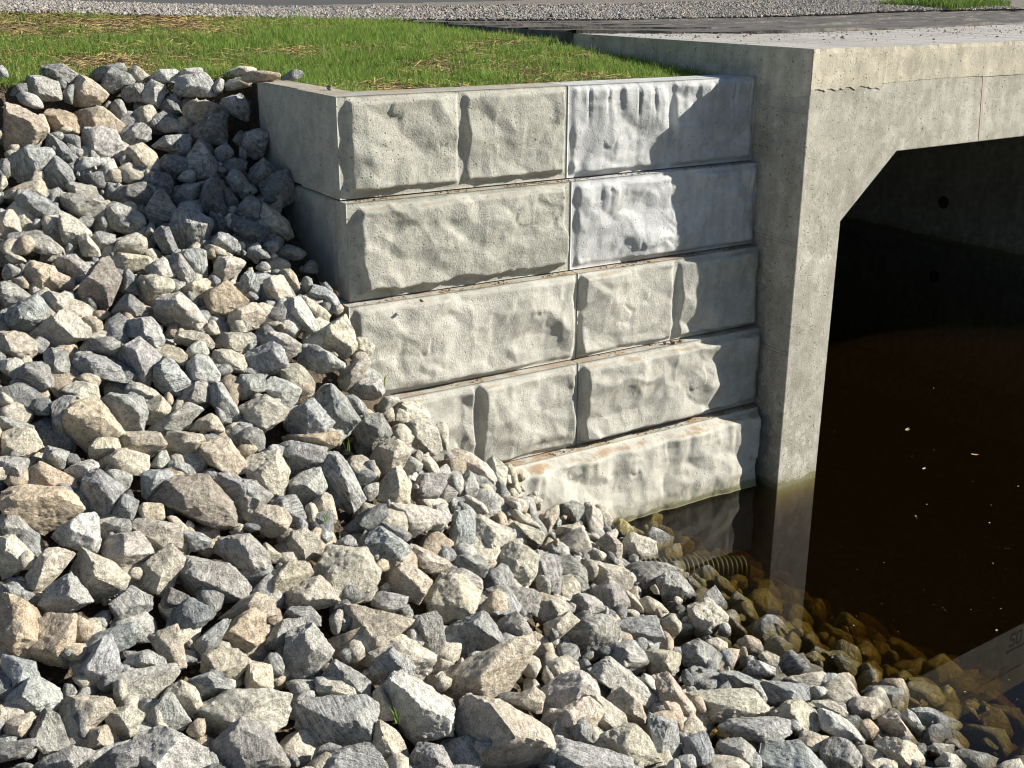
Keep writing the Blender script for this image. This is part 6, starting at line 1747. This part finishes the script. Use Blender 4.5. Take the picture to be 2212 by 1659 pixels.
def leaf(x, y, size, rot, col, label):
    c = M(ground_pt(x, y, -ZW)); c[2] += .004
    uu = np.linspace(-1, 1, 7); rows = []
    for u in uu:
        w = .42 * (1 - u * u) ** .7
        for s_ in (-1, 0, 1):
            rows.append((u * size, s_ * w * size, .12 * size * abs(s_) + .10 * size * u * u))
    v = np.array(rows); cr, sr = math.cos(rot), math.sin(rot)
    v = np.stack([v[:, 0] * cr - v[:, 1] * sr, v[:, 0] * sr + v[:, 1] * cr, v[:, 2]], -1)
    fs = [(i * 3 + j, i * 3 + j + 1, i * 3 + j + 4, i * 3 + j + 3) for i in range(6) for j in range(2)]
    me = new_mesh('floating_leaf', v, fs, LEAF, True); colour_attr(me, (*col, 1))
    tag(obj('floating_leaf', me, None, c), label, 'leaf', 'leaves floating on the water')
leaf(1960, 930, .030, .4, (.34, .27, .15), 'curled tan leaf floating level with the foot of the pier')
leaf(2106, 984, .026, 2.4, (.40, .24, .12), 'reddish tan leaf floating upright farthest out on the water')
leaf(1996, 1014, .018, .2, (.45, .38, .26), 'small pale leaf floating just below the curled tan leaf')
# flecks on the water
acc = Acc(); n = 80
fx = 1790 + rs.uniform(0, 1, n) * 420; fy = 760 + rs.uniform(0, 1, n) ** .8 * 760
ex_ = np.array([[1480, 1225], [1500, 1130], [1590, 1090], [1560, 1320], [1625, 1310], [1700, 1240]], float)
fx = np.concatenate([fx, ex_[:, 0]]); fy = np.concatenate([fy, ex_[:, 1]])
pts = np.array([ground_pt(a, b, -ZW) for a, b in zip(fx, fy)])
okp = (pts[:, 0] > 2.9)
pts = M(pts[okp]); pts[:, 2] += .0015
c = np.array([.55, .50, .40, 1]) * rs.uniform(.5, 1.2, (len(pts), 1)); c[:, 3] = 1
stones(acc, pts, rs.choice([.002, .0035, .006], len(pts), p=[.65, .28, .07]), rs, c, .3)
kind(obj('floating_flecks', acc.mesh('floating_flecks', STONES, False)), 'stuff')

def small_stone(name, x, y, z, r, col, label, grp, cat='pebble'):
    p = M(ground_pt(x, y, z))
    v, f = protos[rs.randint(14)]
    A = rs.normal(0, 1, (3, 3)); Qm, _ = np.linalg.qr(A)
    vv = (v * r * np.array([1.2, .9, .8])) @ Qm
    vv[:, 2] *= .75
    p[2] += -vv[:, 2].min() * .8
    me = new_mesh(name, vv, f, ROCK, True); colour_attr(me, (*col, .2)); float_attr(me, rs.uniform(0, 40))
    tag(obj(name, me, None, p), label, cat, grp)
small_stone('pebble', 712, 195, 0, .016, (.22, .2, .19), 'single dark pebble on the return end of the wall cap', 'pebbles on the wall')
small_stone('pebble', 992, 187, 0, .010, (.24, .22, .2), 'tiny pebble on the wall cap above the first groove', 'pebbles on the wall')
small_stone('pebble', 1437, 744, -3, .013, (.3, .24, .19), 'leftmost crumb on the ledge below the third course', 'pebbles on the wall')
small_stone('pebble', 1452, 742, -3, .016, (.26, .2, .15), 'middle brown crumb on the ledge below the third course', 'pebbles on the wall')
small_stone('pebble', 1472, 738, -3, .014, (.34, .29, .24), 'pale crumb nearest the shadow on the fourth course ledge', 'pebbles on the wall')
small_stone('pebble', 910, 652, -2, .011, (.18, .16, .14), 'dark crumb on the ledge under the second course', 'pebbles on the wall')
for bi, (e_, u_, r_) in enumerate(((.9, 2.6, .014), (2.4, 1.7, .012), (3.6, 2.2, .013))):
    q = eb(e_, u_, ZT); d = q - CAM; dep = d @ FWD
    small_stone('pebble', 1106 + F * (d @ RIGHT) / dep, 829.5 - F * (d @ UP) / dep, ZT, r_, (.3, .26, .22),
                ('grey pebble on the deck near its back left corner', 'single pebble on the bare middle of the deck', 'pebble on the deck in front of the dirt streaks')[bi], 'pebbles on the culvert deck')

def sprout(x, y, label, h=.10, n=4, z=None):
    t = hit_bank(x, y)
    p = M(CAM + ray(x, y) * (t - .05))
    r2 = np.random.RandomState(int(x))
    c = np.tile(np.array([[.13, .22, .04, 1]]), (n, 1)) * r2.uniform(.7, 1.2, (n, 1)); c[:, 3] = 1
    v, f, cc = blades(r2.uniform(-.008, .008, (n, 3)) * [1, 1, 0], r2.uniform(.6, 1.0, n) * h, np.full(n, .006), r2.uniform(.1, .5, n), r2, c)
    me = new_mesh('grass_sprout', v, f, GRASS); colour_attr(me, cc)
    tag(obj('grass_sprout', me, None, p), label, 'grass sprout', 'grass sprouts among the rocks')
sprout(826, 835, 'green sprout of grass against the lowest left part of the wall', .10, 5)
sprout(752, 975, 'short green sprout in the dirt gap between rocks below the wall', .07, 4)
sprout(858, 1560, 'dark blade of grass in the gap above the bottom edge', .11, 3)
sprout(262, 765, 'thin blade of grass beside the square grey rock on the left', .08, 2)
sprout(700, 1128, 'short blade of grass under the long pale slab mid slope', .06, 3)
